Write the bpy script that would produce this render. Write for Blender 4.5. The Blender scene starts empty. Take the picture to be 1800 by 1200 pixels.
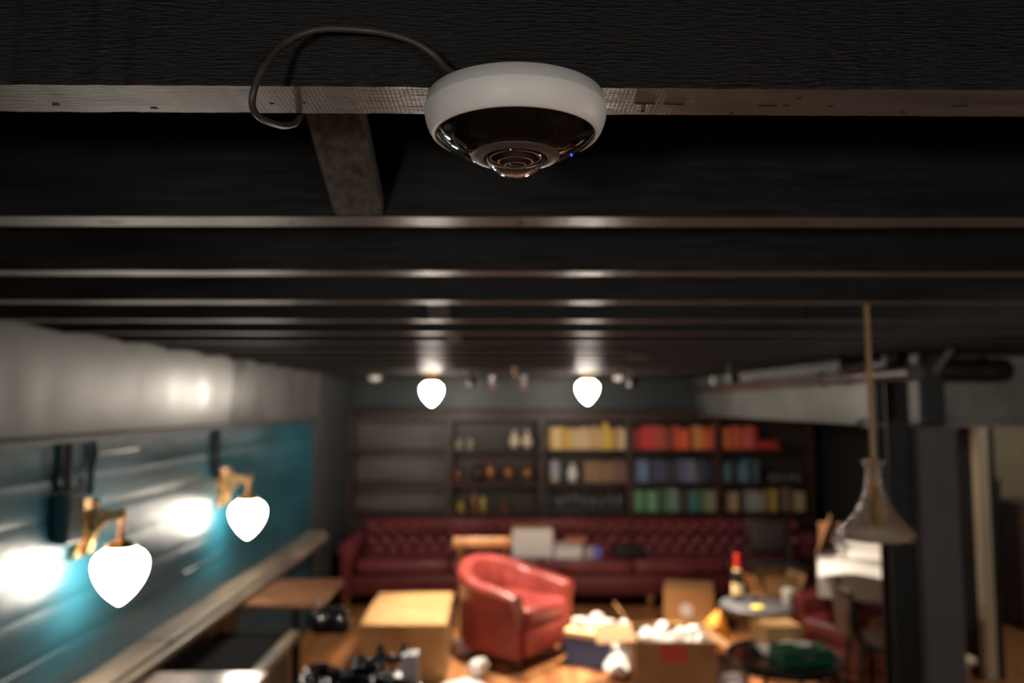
import bpy, bmesh, math, random
from mathutils import Vector, Matrix
random.seed(7)
S = bpy.context.scene
COL = S.collection
PI = math.pi

# ------------------------------------------------------------------ camera, world, exposure
EYE = 1.85                      # lens height above the floor
TOP = EYE + 0.253               # underside of the ceiling joists
cam_data = bpy.data.cameras.new('photo_camera')
cam_data.sensor_width = 36.0
cam_data.lens = 27.2
cam_data.clip_start = 0.02
cam_data.clip_end = 60
cam_data.dof.use_dof = True
cam_data.dof.focus_distance = 0.605
cam_data.dof.aperture_fstop = 3.5
cam = bpy.data.objects.new('photo_camera', cam_data)
COL.objects.link(cam)
cam.location = (0, 0, EYE)
cam.rotation_euler = (PI/2 + math.atan(110/1360), 0, -math.atan(10/1360))
S.camera = cam
w = bpy.data.worlds.new('world'); S.world = w; w.use_nodes = True
w.node_tree.nodes['Background'].inputs[0].default_value = (0.02, 0.022, 0.026, 1)
w.node_tree.nodes['Background'].inputs[1].default_value = 0.3
S.view_settings.view_transform = 'Standard'
S.view_settings.look = 'None'
S.view_settings.gamma = 1.0
S.view_settings.use_curve_mapping = False
S.view_settings.exposure = 0.45
LAMP = 32.0                     # radiance of the opal globes
LAMP_TINT = (1.0, 0.88, 0.74)

# ------------------------------------------------------------------ materials
def lin(c):
    return tuple((v/12.92 if v <= 0.04045 else ((v+0.055)/1.055)**2.4) for v in c)
def rgb(r, g, b):
    return lin((r/255, g/255, b/255))
MATS = {}
def mat(name, col, rough=0.5, metal=0.0, spec=0.5, var=0.0, vscale=(4,4,4), bump=0.0, bscale=(20,20,20), bdist=0.01,
        trans=0.0, ior=1.45, emit=None, estr=0.0, coat=0.0, rvar=0.0, detail=4.0):
    if name in MATS: return MATS[name]
    m = bpy.data.materials.new(name); m.use_nodes = True
    nt = m.node_tree; b = nt.nodes['Principled BSDF']
    b.inputs['Base Color'].default_value = (*col, 1)
    b.inputs['Roughness'].default_value = rough
    b.inputs['Metallic'].default_value = metal
    b.inputs['Specular IOR Level'].default_value = spec
    b.inputs['IOR'].default_value = ior
    b.inputs['Transmission Weight'].default_value = trans
    b.inputs['Coat Weight'].default_value = coat
    b.inputs['Coat Roughness'].default_value = 0.05
    if emit:
        b.inputs['Emission Color'].default_value = (*emit, 1)
        b.inputs['Emission Strength'].default_value = estr
    if var or bump or rvar:
        tc = nt.nodes.new('ShaderNodeTexCoord')
    if var or rvar:
        mp = nt.nodes.new('ShaderNodeMapping'); mp.inputs['Scale'].default_value = vscale
        nz = nt.nodes.new('ShaderNodeTexNoise'); nz.inputs['Scale'].default_value = 1.0
        nz.inputs['Detail'].default_value = detail
        nt.links.new(tc.outputs['Object'], mp.inputs[0]); nt.links.new(mp.outputs[0], nz.inputs['Vector'])
    if var:
        rp = nt.nodes.new('ShaderNodeValToRGB')
        rp.color_ramp.elements[0].position = 0.3; rp.color_ramp.elements[1].position = 0.7
        rp.color_ramp.elements[0].color = (*[max(0, c*(1-var)) for c in col], 1)
        rp.color_ramp.elements[1].color = (*[min(1, c*(1+var)) for c in col], 1)
        nt.links.new(nz.outputs['Fac'], rp.inputs[0]); nt.links.new(rp.outputs[0], b.inputs['Base Color'])
    if rvar:
        mr = nt.nodes.new('ShaderNodeMapRange')
        mr.inputs['From Min'].default_value = 0.3; mr.inputs['From Max'].default_value = 0.7
        mr.inputs['To Min'].default_value = max(0.02, rough-rvar); mr.inputs['To Max'].default_value = min(1, rough+rvar)
        nt.links.new(nz.outputs['Fac'], mr.inputs['Value']); nt.links.new(mr.outputs[0], b.inputs['Roughness'])
    if bump:
        mp2 = nt.nodes.new('ShaderNodeMapping'); mp2.inputs['Scale'].default_value = bscale
        n2 = nt.nodes.new('ShaderNodeTexNoise'); n2.inputs['Scale'].default_value = 1.0; n2.inputs['Detail'].default_value = 5
        bp = nt.nodes.new('ShaderNodeBump'); bp.inputs['Strength'].default_value = bump; bp.inputs['Distance'].default_value = bdist
        nt.links.new(tc.outputs['Object'], mp2.inputs[0]); nt.links.new(mp2.outputs[0], n2.inputs['Vector'])
        nt.links.new(n2.outputs['Fac'], bp.inputs['Height']); nt.links.new(bp.outputs[0], b.inputs['Normal'])
    MATS[name] = m
    return m

M = {}
M['joist'] = mat('black_painted_timber', (0.0085, 0.0079, 0.0074), 0.45, spec=0.28, var=0.35, vscale=(3,30,14), bump=0.75, bscale=(60,520,520), bdist=0.003, rvar=0.08)
M['joist_far'] = mat('black_painted_timber_smooth', (0.0088, 0.0082, 0.0077), 0.42, spec=0.28, var=0.35, vscale=(3,30,14), bump=0.35, bscale=(10,60,60), bdist=0.004, rvar=0.08)
M['bridging'] = mat('bare_greyed_timber', (0.10, 0.095, 0.088), 0.7, var=0.55, vscale=(90,60,60), bump=0.3, bscale=(120,60,60))
M['deck'] = mat('dark_deck', (0.02, 0.02, 0.02), 0.7)
M['teal'] = mat('gloss_teal_paint', (0.006, 0.066, 0.094), 0.38, spec=0.6, var=0.25, vscale=(2,1.5,5), bump=0.22, bscale=(16,12,18), bdist=0.01, rvar=0.08)
M['band'] = mat('gloss_grey_paint', (0.055, 0.053, 0.052), 0.34, spec=0.55, var=0.3, vscale=(1,3,1), bump=0.14, bscale=(4,9,3), bdist=0.01, rvar=0.08)
M['beam'] = mat('pale_grey_beam_paint', (0.16, 0.165, 0.16), 0.38, var=0.3, vscale=(1,2,2), bump=0.2, bscale=(5,5,5))
M['lintel'] = mat('grey_lintel_paint', (0.26, 0.25, 0.225), 0.5, var=0.4, vscale=(3,3,3), bump=0.2, bscale=(9,9,9))
M['wallgrey'] = mat('dark_slate_paint', (0.035, 0.042, 0.044), 0.38, var=0.2, bump=0.15, bscale=(6,6,6))
M['walldark'] = mat('near_black_paint', (0.012, 0.013, 0.013), 0.55)
M['ledge'] = mat('worn_pale_brown_wood', (0.21, 0.165, 0.125), 0.45, var=0.5, vscale=(8,2,8), bump=0.2, bscale=(20,4,20), rvar=0.1)
M['floor'] = mat('orange_oak_floor', (0.36, 0.15, 0.055), 0.40, var=0.35, vscale=(14,1.2,4), bump=0.12, bscale=(40,3,10), rvar=0.08)
M['floor2'] = mat('orange_oak_floor_dark', (0.30, 0.12, 0.042), 0.42, var=0.35, vscale=(14,1.2,4), bump=0.12, bscale=(40,3,10))
M['floor3'] = mat('orange_oak_floor_light', (0.42, 0.185, 0.072), 0.40, var=0.35, vscale=(14,1.2,4), bump=0.12, bscale=(40,3,10))
M['shelfwood'] = mat('dark_mahogany', (0.038, 0.017, 0.011), 0.38, var=0.4, vscale=(2,6,12), bump=0.1, bscale=(6,20,40), rvar=0.06)
M['shelfback_sheen'] = mat('grey_sheen_panel', (0.105, 0.088, 0.08), 0.36, var=0.3, vscale=(1,2,4))  # empty bay's gloss from the left globe put into a paler grey
M['shelfback'] = mat('dark_glossy_panel', (0.034, 0.021, 0.016), 0.40, var=0.3, vscale=(1,2,4), rvar=0.06)
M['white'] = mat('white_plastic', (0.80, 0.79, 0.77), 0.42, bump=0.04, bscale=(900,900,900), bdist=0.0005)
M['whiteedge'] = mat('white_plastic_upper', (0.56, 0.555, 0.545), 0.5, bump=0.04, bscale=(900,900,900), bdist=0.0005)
M['smoke'] = mat('smoked_gloss_plastic', (0.003, 0.003, 0.003), 0.04, spec=0.4)
M['ringgrey'] = mat('dark_grey_ring', (0.075, 0.06, 0.052), 0.45)
M['black'] = mat('matte_black', (0.01, 0.01, 0.01), 0.5)
M['blackgloss'] = mat('gloss_black', (0.008, 0.008, 0.009), 0.18)
M['glass'] = mat('clear_glass', (1, 1, 1), 0.0, trans=1.0, ior=1.47)
M['cutglass'] = mat('cut_glass', (0.96, 0.95, 0.93), 0.07, trans=1.0, ior=1.5, bump=0.6, bscale=(70,70,70), bdist=0.01)
M['chrome'] = mat('chrome', (0.75, 0.75, 0.75), 0.12, metal=1)
M['steel'] = mat('dull_steel', (0.45, 0.44, 0.43), 0.35, metal=1)
M['led'] = mat('blue_led', (0.01, 0.02, 0.4), 0.3, emit=(0.005, 0.02, 1.0), estr=9)
M['cable'] = mat('grey_brown_cable', (0.05, 0.046, 0.041), 0.42, var=0.3, vscale=(60,60,60))
M['globe_bright'] = mat('opal_glass_bright', (0.9, 0.88, 0.84), 0.3, emit=LAMP_TINT, estr=LAMP*3.4)
M['globe_rear'] = mat('opal_glass_rear', (0.9, 0.88, 0.84), 0.3, emit=(1.0, 0.94, 0.87), estr=LAMP*3.1)
M['globe'] = mat('opal_glass_lit', (0.9, 0.88, 0.84), 0.3, emit=LAMP_TINT, estr=LAMP)
M['brass'] = mat('aged_brass', (0.56, 0.35, 0.16), 0.33, metal=1, var=0.4, vscale=(30,30,30), rvar=0.1)
M['cord'] = mat('tan_twisted_cord', (0.42, 0.26, 0.12), 0.75, bump=0.3, bscale=(300,300,80))
M['bulb'] = mat('amber_bulb_glass', (0.75, 0.55, 0.22), 0.1, trans=0.5)
M['conduit_dark'] = mat('dark_conduit', (0.008, 0.014, 0.018), 0.4)
M['conduit_teal'] = mat('teal_conduit', (0.006, 0.05, 0.07), 0.35)
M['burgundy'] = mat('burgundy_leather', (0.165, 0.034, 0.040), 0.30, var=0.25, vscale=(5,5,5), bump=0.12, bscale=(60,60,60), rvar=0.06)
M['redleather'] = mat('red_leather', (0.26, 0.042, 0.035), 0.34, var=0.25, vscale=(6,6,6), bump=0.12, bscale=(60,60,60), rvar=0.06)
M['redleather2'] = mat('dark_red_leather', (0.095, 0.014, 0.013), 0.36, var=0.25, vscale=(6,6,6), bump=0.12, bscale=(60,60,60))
M['walnut'] = mat('warm_chair_wood', (0.42, 0.21, 0.085), 0.38, var=0.35, vscale=(10,10,30))
M['darkwood'] = mat('dark_brown_wood', (0.06, 0.033, 0.022), 0.36, var=0.4, vscale=(10,10,25))
M['umber'] = mat('very_dark_umber_wood', (0.028, 0.017, 0.012), 0.36, var=0.4, vscale=(10,10,25))
M['tablewood'] = mat('brown_table_wood', (0.20, 0.085, 0.04), 0.30, var=0.4, vscale=(4,30,4), rvar=0.06)
M['tablegloss'] = mat('lacquered_dark_table', (0.14, 0.085, 0.06), 0.22, var=0.3, vscale=(4,30,4))
M['card'] = mat('kraft_cardboard', (0.52, 0.30, 0.125), 0.75, var=0.12, vscale=(5,5,5), bump=0.08, bscale=(3,90,90))
M['card2'] = mat('brown_cardboard', (0.36, 0.19, 0.085), 0.78, var=0.15, vscale=(5,5,5), bump=0.08, bscale=(3,90,90))
M['cardgrey'] = mat('grey_white_cardboard', (0.50, 0.46, 0.42), 0.75, var=0.1)
M['paper'] = mat('white_packing_paper', (0.82, 0.80, 0.78), 0.7, bump=0.3, bscale=(25,25,25))
M['plastic_bag'] = mat('pale_mauve_plastic', (0.45, 0.40, 0.42), 0.25, bump=0.4, bscale=(25,25,25))
M['redprint'] = mat('red_print', (0.55, 0.075, 0.03), 0.6)
M['bluebag'] = mat('blue_woven_bag', (0.05, 0.085, 0.22), 0.5, bump=0.1, bscale=(80,80,80))
M['orange'] = mat('orange_paper', (0.78, 0.30, 0.03), 0.6, bump=0.3, bscale=(25,25,25))
M['redfoil'] = mat('red_foil', (0.65, 0.04, 0.015), 0.35)
M['bottle'] = mat('dark_bottle_glass', (0.012, 0.014, 0.010), 0.08)
M['cream'] = mat('cream_label', (0.72, 0.55, 0.28), 0.6)
M['greytop'] = mat('slate_grey_top', (0.085, 0.083, 0.092), 0.45, var=0.15)
M['yellow'] = mat('yellow_wax', (0.80, 0.62, 0.14), 0.5)
M['green'] = mat('deep_green_case', (0.012, 0.10, 0.045), 0.4)
M['ceramic'] = mat('white_ceramic', (0.75, 0.74, 0.72), 0.2)
M['creamglass'] = mat('cream_opal_glass', (0.72, 0.60, 0.46), 0.25)
M['greenglass'] = mat('pale_green_glass', (0.36, 0.42, 0.30), 0.15)
M['bronze'] = mat('copper_bronze', (0.30, 0.13, 0.06), 0.4, metal=0.7, var=0.4, vscale=(20,20,20))
M['olive'] = mat('olive_plaster', (0.15, 0.12, 0.068), 0.7, var=0.1)
M['doortrim'] = mat('pale_tan_trim', (0.64, 0.53, 0.36), 0.5)
M['postgrey'] = mat('grey_post_paint', (0.13, 0.12, 0.12), 0.45, var=0.15, vscale=(2,2,1))
M['padgrey'] = mat('grey_upholstery', (0.09, 0.075, 0.075), 0.5, bump=0.15, bscale=(80,80,80))
M['navy'] = mat('navy_vinyl', (0.020, 0.030, 0.042), 0.35)
M['pipebrown'] = mat('brown_painted_pipe', (0.075, 0.05, 0.042), 0.4, var=0.2)
M['purple'] = mat('violet_card', (0.20, 0.18, 0.62), 0.5)
M['salmon'] = mat('salmon_card', (0.50, 0.16, 0.09), 0.6)
M['pane'] = mat('night_glass', (0.02, 0.025, 0.03), 0.05)
M['nail'] = mat('dark_knot', (0.004, 0.0035, 0.003), 0.7)

# ------------------------------------------------------------------ mesh builder
class MB:
    def __init__(s): s.v = []; s.f = []; s.mi = []; s.cur = 0
    def add(s, vs, fs):
        n = len(s.v); s.v += [tuple(v) for v in vs]
        s.f += [tuple(i+n for i in f) for f in fs]; s.mi += [s.cur]*len(fs)
        return s
    def box(s, x0, x1, y0, y1, z0, z1, mtx=None):
        vs = [Vector(p) for p in ((x0,y0,z0),(x1,y0,z0),(x1,y1,z0),(x0,y1,z0),(x0,y0,z1),(x1,y0,z1),(x1,y1,z1),(x0,y1,z1))]
        if mtx: vs = [mtx @ v for v in vs]
        return s.add(vs, [(0,3,2,1),(4,5,6,7),(0,1,5,4),(1,2,6,5),(2,3,7,6),(3,0,4,7)])
    def bbox(s, x0, x1, y0, y1, z0, z1, r=0.01, seg=2, mtx=None):
        bm = bmesh.new(); bmesh.ops.create_cube(bm, size=1)
        for v in bm.verts:
            v.co = Vector(((x0+x1)/2+v.co.x*(x1-x0), (y0+y1)/2+v.co.y*(y1-y0), (z0+z1)/2+v.co.z*(z1-z0)))
        bmesh.ops.bevel(bm, geom=bm.edges[:], offset=r, segments=seg, profile=0.5, affect='EDGES')
        bm.verts.ensure_lookup_table(); bm.verts.index_update()
        vs = [v.co.copy() for v in bm.verts]
        if mtx: vs = [mtx @ v for v in vs]
        s.add(vs, [tuple(v.index for v in f.verts) for f in bm.faces]); bm.free(); return s
    def lathe(s, prof, seg=24, o=(0,0,0), cap=False, mtx=None):
        vs = []; fs = []; n = len(prof)
        for i in range(seg):
            a = 2*PI*i/seg
            for r, z in prof:
                p = Vector((r*math.cos(a), r*math.sin(a), z))
                if mtx: p = mtx @ p
                vs.append(p+Vector(o))
        for i in range(seg):
            j = (i+1) % seg
            for k in range(n-1):
                if prof[k][0] < 1e-7 and prof[k+1][0] < 1e-7: continue
                if prof[k][0] < 1e-7: fs.append((i*n+k, i*n+k+1, j*n+k+1))
                elif prof[k+1][0] < 1e-7: fs.append((i*n+k, i*n+k+1, j*n+k))
                else: fs.append((i*n+k, i*n+k+1, j*n+k+1, j*n+k))
        if cap:
            fs.append(tuple(i*n for i in range(seg))); fs.append(tuple(i*n+n-1 for i in reversed(range(seg))))
        return s.add(vs, fs)
    def tube(s, pts, r, seg=8, cap=True):
        pts = [Vector(p) for p in pts]; n = len(pts)
        rs = r if isinstance(r, (list, tuple)) else [r]*n
        up = None; vs = []; fs = []
        for i, p in enumerate(pts):
            t = (pts[min(i+1, n-1)] - pts[max(i-1, 0)]).normalized()
            if up is None: up = Vector((0,0,1)) if abs(t.z) < 0.9 else Vector((1,0,0))
            a = t.cross(up).normalized(); b = a.cross(t).normalized(); up = b
            for k in range(seg):
                c = 2*PI*k/seg
                vs.append(p + (a*math.cos(c)+b*math.sin(c))*rs[i])
        for i in range(n-1):
            for k in range(seg):
                l = (k+1) % seg
                fs.append((i*seg+k, i*seg+l, (i+1)*seg+l, (i+1)*seg+k))
        if cap:
            fs.append(tuple(reversed(range(seg)))); fs.append(tuple((n-1)*seg+k for k in range(seg)))
        return s.add(vs, fs)
    def prism(s, poly, y0, y1):               # polygon in XZ extruded along Y
        n = len(poly)
        vs = [(x, y0, z) for x, z in poly] + [(x, y1, z) for x, z in poly]
        fs = [tuple(range(n)), tuple(reversed(range(n, 2*n)))]
        fs += [(i, i+n, (i+1) % n+n, (i+1) % n) for i in range(n)]
        return s.add(vs, fs)
    def grid(s, fn, nu, nv):
        vs = [fn(i/nu, j/nv) for i in range(nu+1) for j in range(nv+1)]
        fs = [(i*(nv+1)+j, (i+1)*(nv+1)+j, (i+1)*(nv+1)+j+1, i*(nv+1)+j+1) for i in range(nu) for j in range(nv)]
        return s.add(vs, fs)
    def mesh(s, name, mats, smooth=False):
        me = bpy.data.meshes.new(name); me.from_pydata(s.v, [], s.f)
        mats = mats if isinstance(mats, (list, tuple)) else [mats]
        for m in mats: me.materials.append(m)
        me.polygons.foreach_set('material_index', s.mi)
        bm = bmesh.new(); bm.from_mesh(me)
        bmesh.ops.remove_doubles(bm, verts=bm.verts, dist=1e-6)
        bmesh.ops.recalc_face_normals(bm, faces=bm.faces); bm.to_mesh(me); bm.free()
        if smooth:
            me.polygons.foreach_set('use_smooth', [True]*len(me.polygons))
            me.set_sharp_from_angle(angle=math.radians(smooth if smooth is not True else 40))
        me.update(); return me
    def build(s, name, mats, parent=None, smooth=False, loc=(0,0,0), rot=(0,0,0)):
        return place(s.mesh(name, mats, smooth), name, parent, loc, rot)

def place(me, name, parent=None, loc=(0,0,0), rot=(0,0,0)):
    o = bpy.data.objects.new(name, me); COL.objects.link(o)
    o.location = loc; o.rotation_euler = rot
    if parent: o.parent = parent
    return o
def tag(o, label, cat, group=None):
    o['label'] = label; o['category'] = cat
    if group: o['group'] = group
    return o
def thing(name, label, cat, loc=(0,0,0), rz=0, group=None):
    o = bpy.data.objects.new(name, None); COL.objects.link(o)
    o.empty_display_size = 0.1; o.location = loc; o.rotation_euler = (0,0,rz)
    return tag(o, label, cat, group)
def struct(o, label=None):
    o['kind'] = 'structure'
    if label: o['label'] = label
    return o
def copy_tree(o, parent=None):
    c = o.copy(); COL.objects.link(c); c.parent = parent
    for ch in [k for k in o.children]: copy_tree(ch, c)
    return c
def arc(cx, cz, r, a0, a1, n):
    return [(cx+r*math.cos(math.radians(a0+(a1-a0)*i/n)), cz+r*math.sin(math.radians(a0+(a1-a0)*i/n))) for i in range(n+1)]
def smooth_path(pts, n=8):
    pts = [Vector(p) for p in pts]; out = []
    for i in range(len(pts)-1):
        p0 = pts[max(i-1,0)]; p1 = pts[i]; p2 = pts[i+1]; p3 = pts[min(i+2,len(pts)-1)]
        for k in range(n):
            t = k/n
            out.append(0.5*((2*p1)+(p2-p0)*t+(2*p0-5*p1+4*p2-p3)*t*t+(3*p1-p0-3*p2+p3)*t**3))
    out.append(pts[-1]); return out

# ------------------------------------------------------------------ the room
XL, XR, YB, YR = -1.63, 3.25, 8.25, -3.6      # left wall, right wall, far wall, rear wall
DECK = TOP + 0.21
fl = struct(MB().box(XL-0.1, XR+2.2, YR-0.1, YB+0.1, -0.1, -0.02).build('floor', M['floor2']), 'orange-brown wooden plank floor')
x = XL; k = 0
pm = {}
while x < XR-0.01:
    wd = min(0.118, XR-x)
    off = (k*0.77) % 1.9
    y = -0.4 - off
    while y < YB:
        l = 1.9; y0 = max(y, -0.4); y1 = min(y+l, YB)
        if y1-y0 > 0.05:
            me = MB().bbox(x+0.0012, x+wd-0.0012, y0+0.001, y1-0.001, -0.02, 0.0, r=0.0015, seg=1).mesh('plank', M[random.choice(('floor','floor','floor2','floor3'))])
            place(me, 'plank', fl)
        y += l
    x += wd; k += 1

ce = struct(MB().box(XL-0.2, XR+2.2, YR-0.1, YB+0.1, DECK, DECK+0.05).build('ceiling', M['deck']), 'black painted ceiling with exposed joists')
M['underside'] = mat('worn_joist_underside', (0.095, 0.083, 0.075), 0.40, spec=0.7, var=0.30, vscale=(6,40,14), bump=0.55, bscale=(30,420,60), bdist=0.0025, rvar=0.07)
def add_saw_marks(m):
    nt = m.node_tree; b = nt.nodes['Principled BSDF']
    old = b.inputs['Normal'].links[0].from_node
    tc = nt.nodes.new('ShaderNodeTexCoord'); wv = nt.nodes.new('ShaderNodeTexWave')
    wv.wave_type = 'BANDS'; wv.bands_direction = 'X'; wv.inputs['Scale'].default_value = 85; wv.inputs['Distortion'].default_value = 0.7; wv.inputs['Detail Scale'].default_value = 0.6
    bp = nt.nodes.new('ShaderNodeBump'); bp.inputs['Strength'].default_value = 0.10; bp.inputs['Distance'].default_value = 0.0012
    nt.links.new(tc.outputs['Object'], wv.inputs['Vector']); nt.links.new(wv.outputs['Fac'], bp.inputs['Height'])
    nt.links.new(old.outputs[0], bp.inputs['Normal']); nt.links.new(bp.outputs[0], b.inputs['Normal'])
add_saw_marks(M['underside'])
def joist_mesh(length, wdt, hgt, nseg, seed, rough_amp):
    rnd = random.Random(seed); mb = MB(); vs = []; fs = []
    for i in range(nseg+1):
        xx = -length/2 + length*i/nseg
        a = rnd.uniform(-1,1)*rough_amp; b = rnd.uniform(-1,1)*rough_amp; c = rnd.uniform(-1,1)*rough_amp*0.4
        bev = 0.0015
        vs += [(xx, a+bev, c), (xx, a, c+bev), (xx, 0, hgt), (xx, wdt, hgt), (xx, wdt+b, c+bev), (xx, wdt+b-bev, c)]
    for i in range(nseg):
        for q in range(6):
            r = (q+1) % 6
            fs.append((i*6+q, (i+1)*6+q, (i+1)*6+r, i*6+r))
    fs += [tuple(range(6)), tuple(nseg*6+q for q in reversed(range(6)))]
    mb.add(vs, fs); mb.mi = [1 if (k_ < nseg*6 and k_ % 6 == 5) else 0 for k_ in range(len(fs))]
    return mb
JY = [0.600 + 0.4315*k for k in range(-9, 18)]
far_mesh = [joist_mesh(4.98, 0.060, 0.208, 50, 11+q, 0.0012).mesh('joist', [M['joist_far'], M['underside']]) for q in range(3)]
near_mesh = joist_mesh(4.98, 0.060, 0.208, 500, 5, 0.0006).mesh('joist', [M['joist'], M['underside']])
jc = (XL-0.03+XR+0.03)/2
for i, jy in enumerate(JY):
    kk = i-9
    o = place(near_mesh if kk == 0 else far_mesh[i % 3], 'joist', ce, (jc, jy, TOP), (0, 0, math.radians(0.35 if kk == 0 else random.uniform(-0.05, 0.12))))
    if kk == 0:
        o.location.y = jy + 0.0055
        o['label'] = 'rough sawn black timber joist carrying the security camera'
# knots, splits and nail heads on the underside of the nearest joists
def knot(x, y, lx, ly, z=TOP, seed=0):
    rnd = random.Random(seed); mb = MB(); vs = []; n = 14
    for q in range(n):
        a = 2*PI*q/n; r = rnd.uniform(0.55, 1.0)
        vs.append((lx*r*math.cos(a), ly*r*math.sin(a), -0.0007))
    vs += [(vx*1.05, vy*1.05, 0.002) for vx, vy, _ in vs]
    fs = [tuple(range(n))] + [(q, (q+1) % n, n+(q+1) % n, n+q) for q in range(n)]
    mb.add(vs, fs).build('knot', M['nail'], ce, loc=(x, y, z))
for q, (kx, ky, lx, ly) in enumerate(((-0.382,0.640,0.004,0.0015),(-0.302,0.647,0.0035,0.0012),(-0.198,0.636,0.0022,0.002),(-0.17,0.634,0.001,0.001),
        (0.118,0.634,0.011,0.0014),(0.142,0.635,0.010,0.0007),(0.118,0.651,0.002,0.001),(0.196,0.655,0.002,0.001),(0.222,0.638,0.009,0.0005),
        (0.243,0.621,0.003,0.0015),(0.238,0.637,0.004,0.0008),(0.276,0.638,0.003,0.0013),(0.345,0.652,0.003,0.001),(0.386,0.637,0.010,0.0012),
        (-0.55,1.065,0.02,0.004),(-0.30,1.066,0.006,0.003),(0.02,1.07,0.005,0.003),(0.42,1.068,0.006,0.003),(0.46,1.066,0.005,0.002))):
    knot(kx, ky, lx, ly, TOP, q)
# diagonal cross bridging between the joists
def bridging(x, k, wd=0.064, label=None):
    y1 = 0.600+0.4315*(k+1); y0 = 0.600+0.4315*k+0.060
    p0 = Vector((x, y1-0.002, TOP+0.013)); p1 = Vector((x, y0+0.002, TOP+0.19))
    d = p1-p0; L = d.length; d.normalize(); n = Vector((1,0,0)).cross(d)
    m = Matrix(((1, d.x, n.x, p0.x), (0, d.y, n.y, p0.y), (0, d.z, n.z, p0.z), (0,0,0,1)))
    mb = MB().bbox(-wd/2, wd/2, 0, L, -0.012, 0.016, r=0.002, seg=1, mtx=m)
    o = mb.build('bridging_board', M['bridging'], ce)
    if label: o['label'] = label
bridging(-0.198, 0, label='bare grey bridging board between the two nearest joists')
bridging(-0.20, 3, 0.06); bridging(-0.22, 5, 0.06)

# left wall: teal boards below, grey casing above
wl = struct(MB().box(XL-0.12, XL-0.012, YR, 6.55, 0, TOP+0.2).box(XL-0.12, XL-0.012, 6.55, YB, 0, TOP+0.2).build('wall_left', M['wallgrey']), 'teal gloss painted board wall below a grey band')
zs = [0.0, 0.22, 0.45, 0.66, 0.82, 0.97, 1.125, 1.29, 1.44, 1.575, 1.75]
rnd = random.Random(3)
for a, b in zip(zs[:-1], zs[1:]):
    dx = rnd.uniform(-0.003, 0.003)
    def fnf(u, v, a=a, b=b, dx=dx):
        y = YR + (6.55-YR)*u
        edge = 0.0032*(1 if v in (0.0, 1.0) else 0)
        return (XL+dx-edge+0.0016*math.sin(y*2.3+a*9)+0.0008*math.sin(y*7.1+a*31), y, a+(b-a)*(0.003+0.994*v))
    mb = MB().grid(fnf, 90, 6)
    mb.box(XL-0.012, XL-0.009, YR, 6.55, a+0.002, b-0.002)
    mb.build('board', M['teal'], wl, smooth=True)
struct(MB().bbox(XL-0.05, XL+0.045, YR, 6.62, 1.735, TOP+0.02, r=0.006).build('trim_1', M['band']), 'grey gloss painted boxed beam running above the teal wall')
struct(MB().bbox(XL-0.05, XL+0.055, YR, 6.62, 1.712, 1.735, r=0.004).build('trim_2', M['wallgrey']), 'thin dark moulding under the grey boxed beam')
struct(MB().bbox(XL-0.05, XL+0.028, 6.55, YB-0.3, 0.0, TOP+0.02, r=0.006).build('trim_3', M['wallgrey']), 'dark slate pilaster where the teal wall ends')
# worn wooden ledge on the left wall, in two boards with a chipped front
lg = struct(MB().bbox(XL-0.01, XL+0.03, YR, 6.55, 0.70, 0.775, r=0.004).build('trim_4', M['ledge']), 'worn pale brown wooden ledge along the teal wall')
def ledge_board(y0, y1, dz):
    MB().bbox(XL, XL+0.135+dz, y0, y1, 0.775, 0.803+dz, r=0.006).build('ledge_board', M['ledge'], lg)
ledge_board(YR, 1.2, 0.0); ledge_board(1.203, 3.55, 0.0); ledge_board(3.553, 5.05, 0.004); ledge_board(5.053, 6.55, 0.0)
MB().bbox(XL+0.125, XL+0.165, 1.2, 6.5, 0.745, 0.778, r=0.008).build('ledge_nosing', M['ledge'], lg)
# far wall, right wall with a doorway, rear wall
struct(MB().box(XL-0.12, XR+0.12, YB, YB+0.12, 0, DECK).build('wall_back', M['wallgrey']), 'dark slate painted far wall')
D0, D1, DH = 4.35, 5.36, 1.715
wr = MB().box(XR, XR+0.12, YR, D0, 0, DECK).box(XR, XR+0.12, D1, YB, 0, DECK).box(XR, XR+0.12, D0, D1, DH, DECK)
struct(wr.build('wall_right', M['walldark']), 'near black right hand wall')
struct(MB().box(XL-0.12, XR+0.12, YR-0.12, YR, 0, DECK).build('wall_rear', M['olive']), 'plastered wall behind the viewer')
dt = struct(MB().bbox(XR-0.02, XR+0.05, D1-0.035, D1+0.04, 0, DH, r=0.006).build('trim_5', M['doortrim']), 'pale tan door casing on the right')
struct(MB().bbox(XR-0.02, XR+0.14, D0-0.04, D1+0.035, DH, DH+0.05, r=0.006).build('trim_6', M['walldark']), 'dark head casing of the doorway')
# small room behind the doorway
struct(MB().box(XR+0.12, XR+2.2, 6.9, 7.0, 0, DECK).box(XR+2.1, XR+2.2, 3.0, 7.0, 0, DECK).box(XR+0.12, XR+2.2, 3.0, 3.1, 0, DECK).build('wall_side_room', M['olive']), 'olive plaster wall seen through the doorway')
d1 = struct(MB().bbox(XR+0.50, XR+0.98, 6.86, 6.9, 0, 1.02, r=0.004).build('door_1', M['lintel']), 'grey panelled cupboard door in the side room')
MB().bbox(XR+0.56, XR+0.92, 6.845, 6.862, 0.1, 0.92, r=0.006).build('door_panel', M['lintel'], d1)
tag(MB().bbox(XR+1.02, XR+1.5, 6.5, 6.88, 0, 1.0, r=0.01).bbox(XR+1.0, XR+1.52, 6.48, 6.89, 1.0, 1.03, r=0.006).build('cupboard', M['darkwood']), 'dark brown cupboard in the lit side room', 'cupboard')
pf = thing('picture_frame', 'black rectangular panel on the olive wall through the doorway', 'picture frame', (XR+1.02, 6.9, 0.98))
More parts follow.
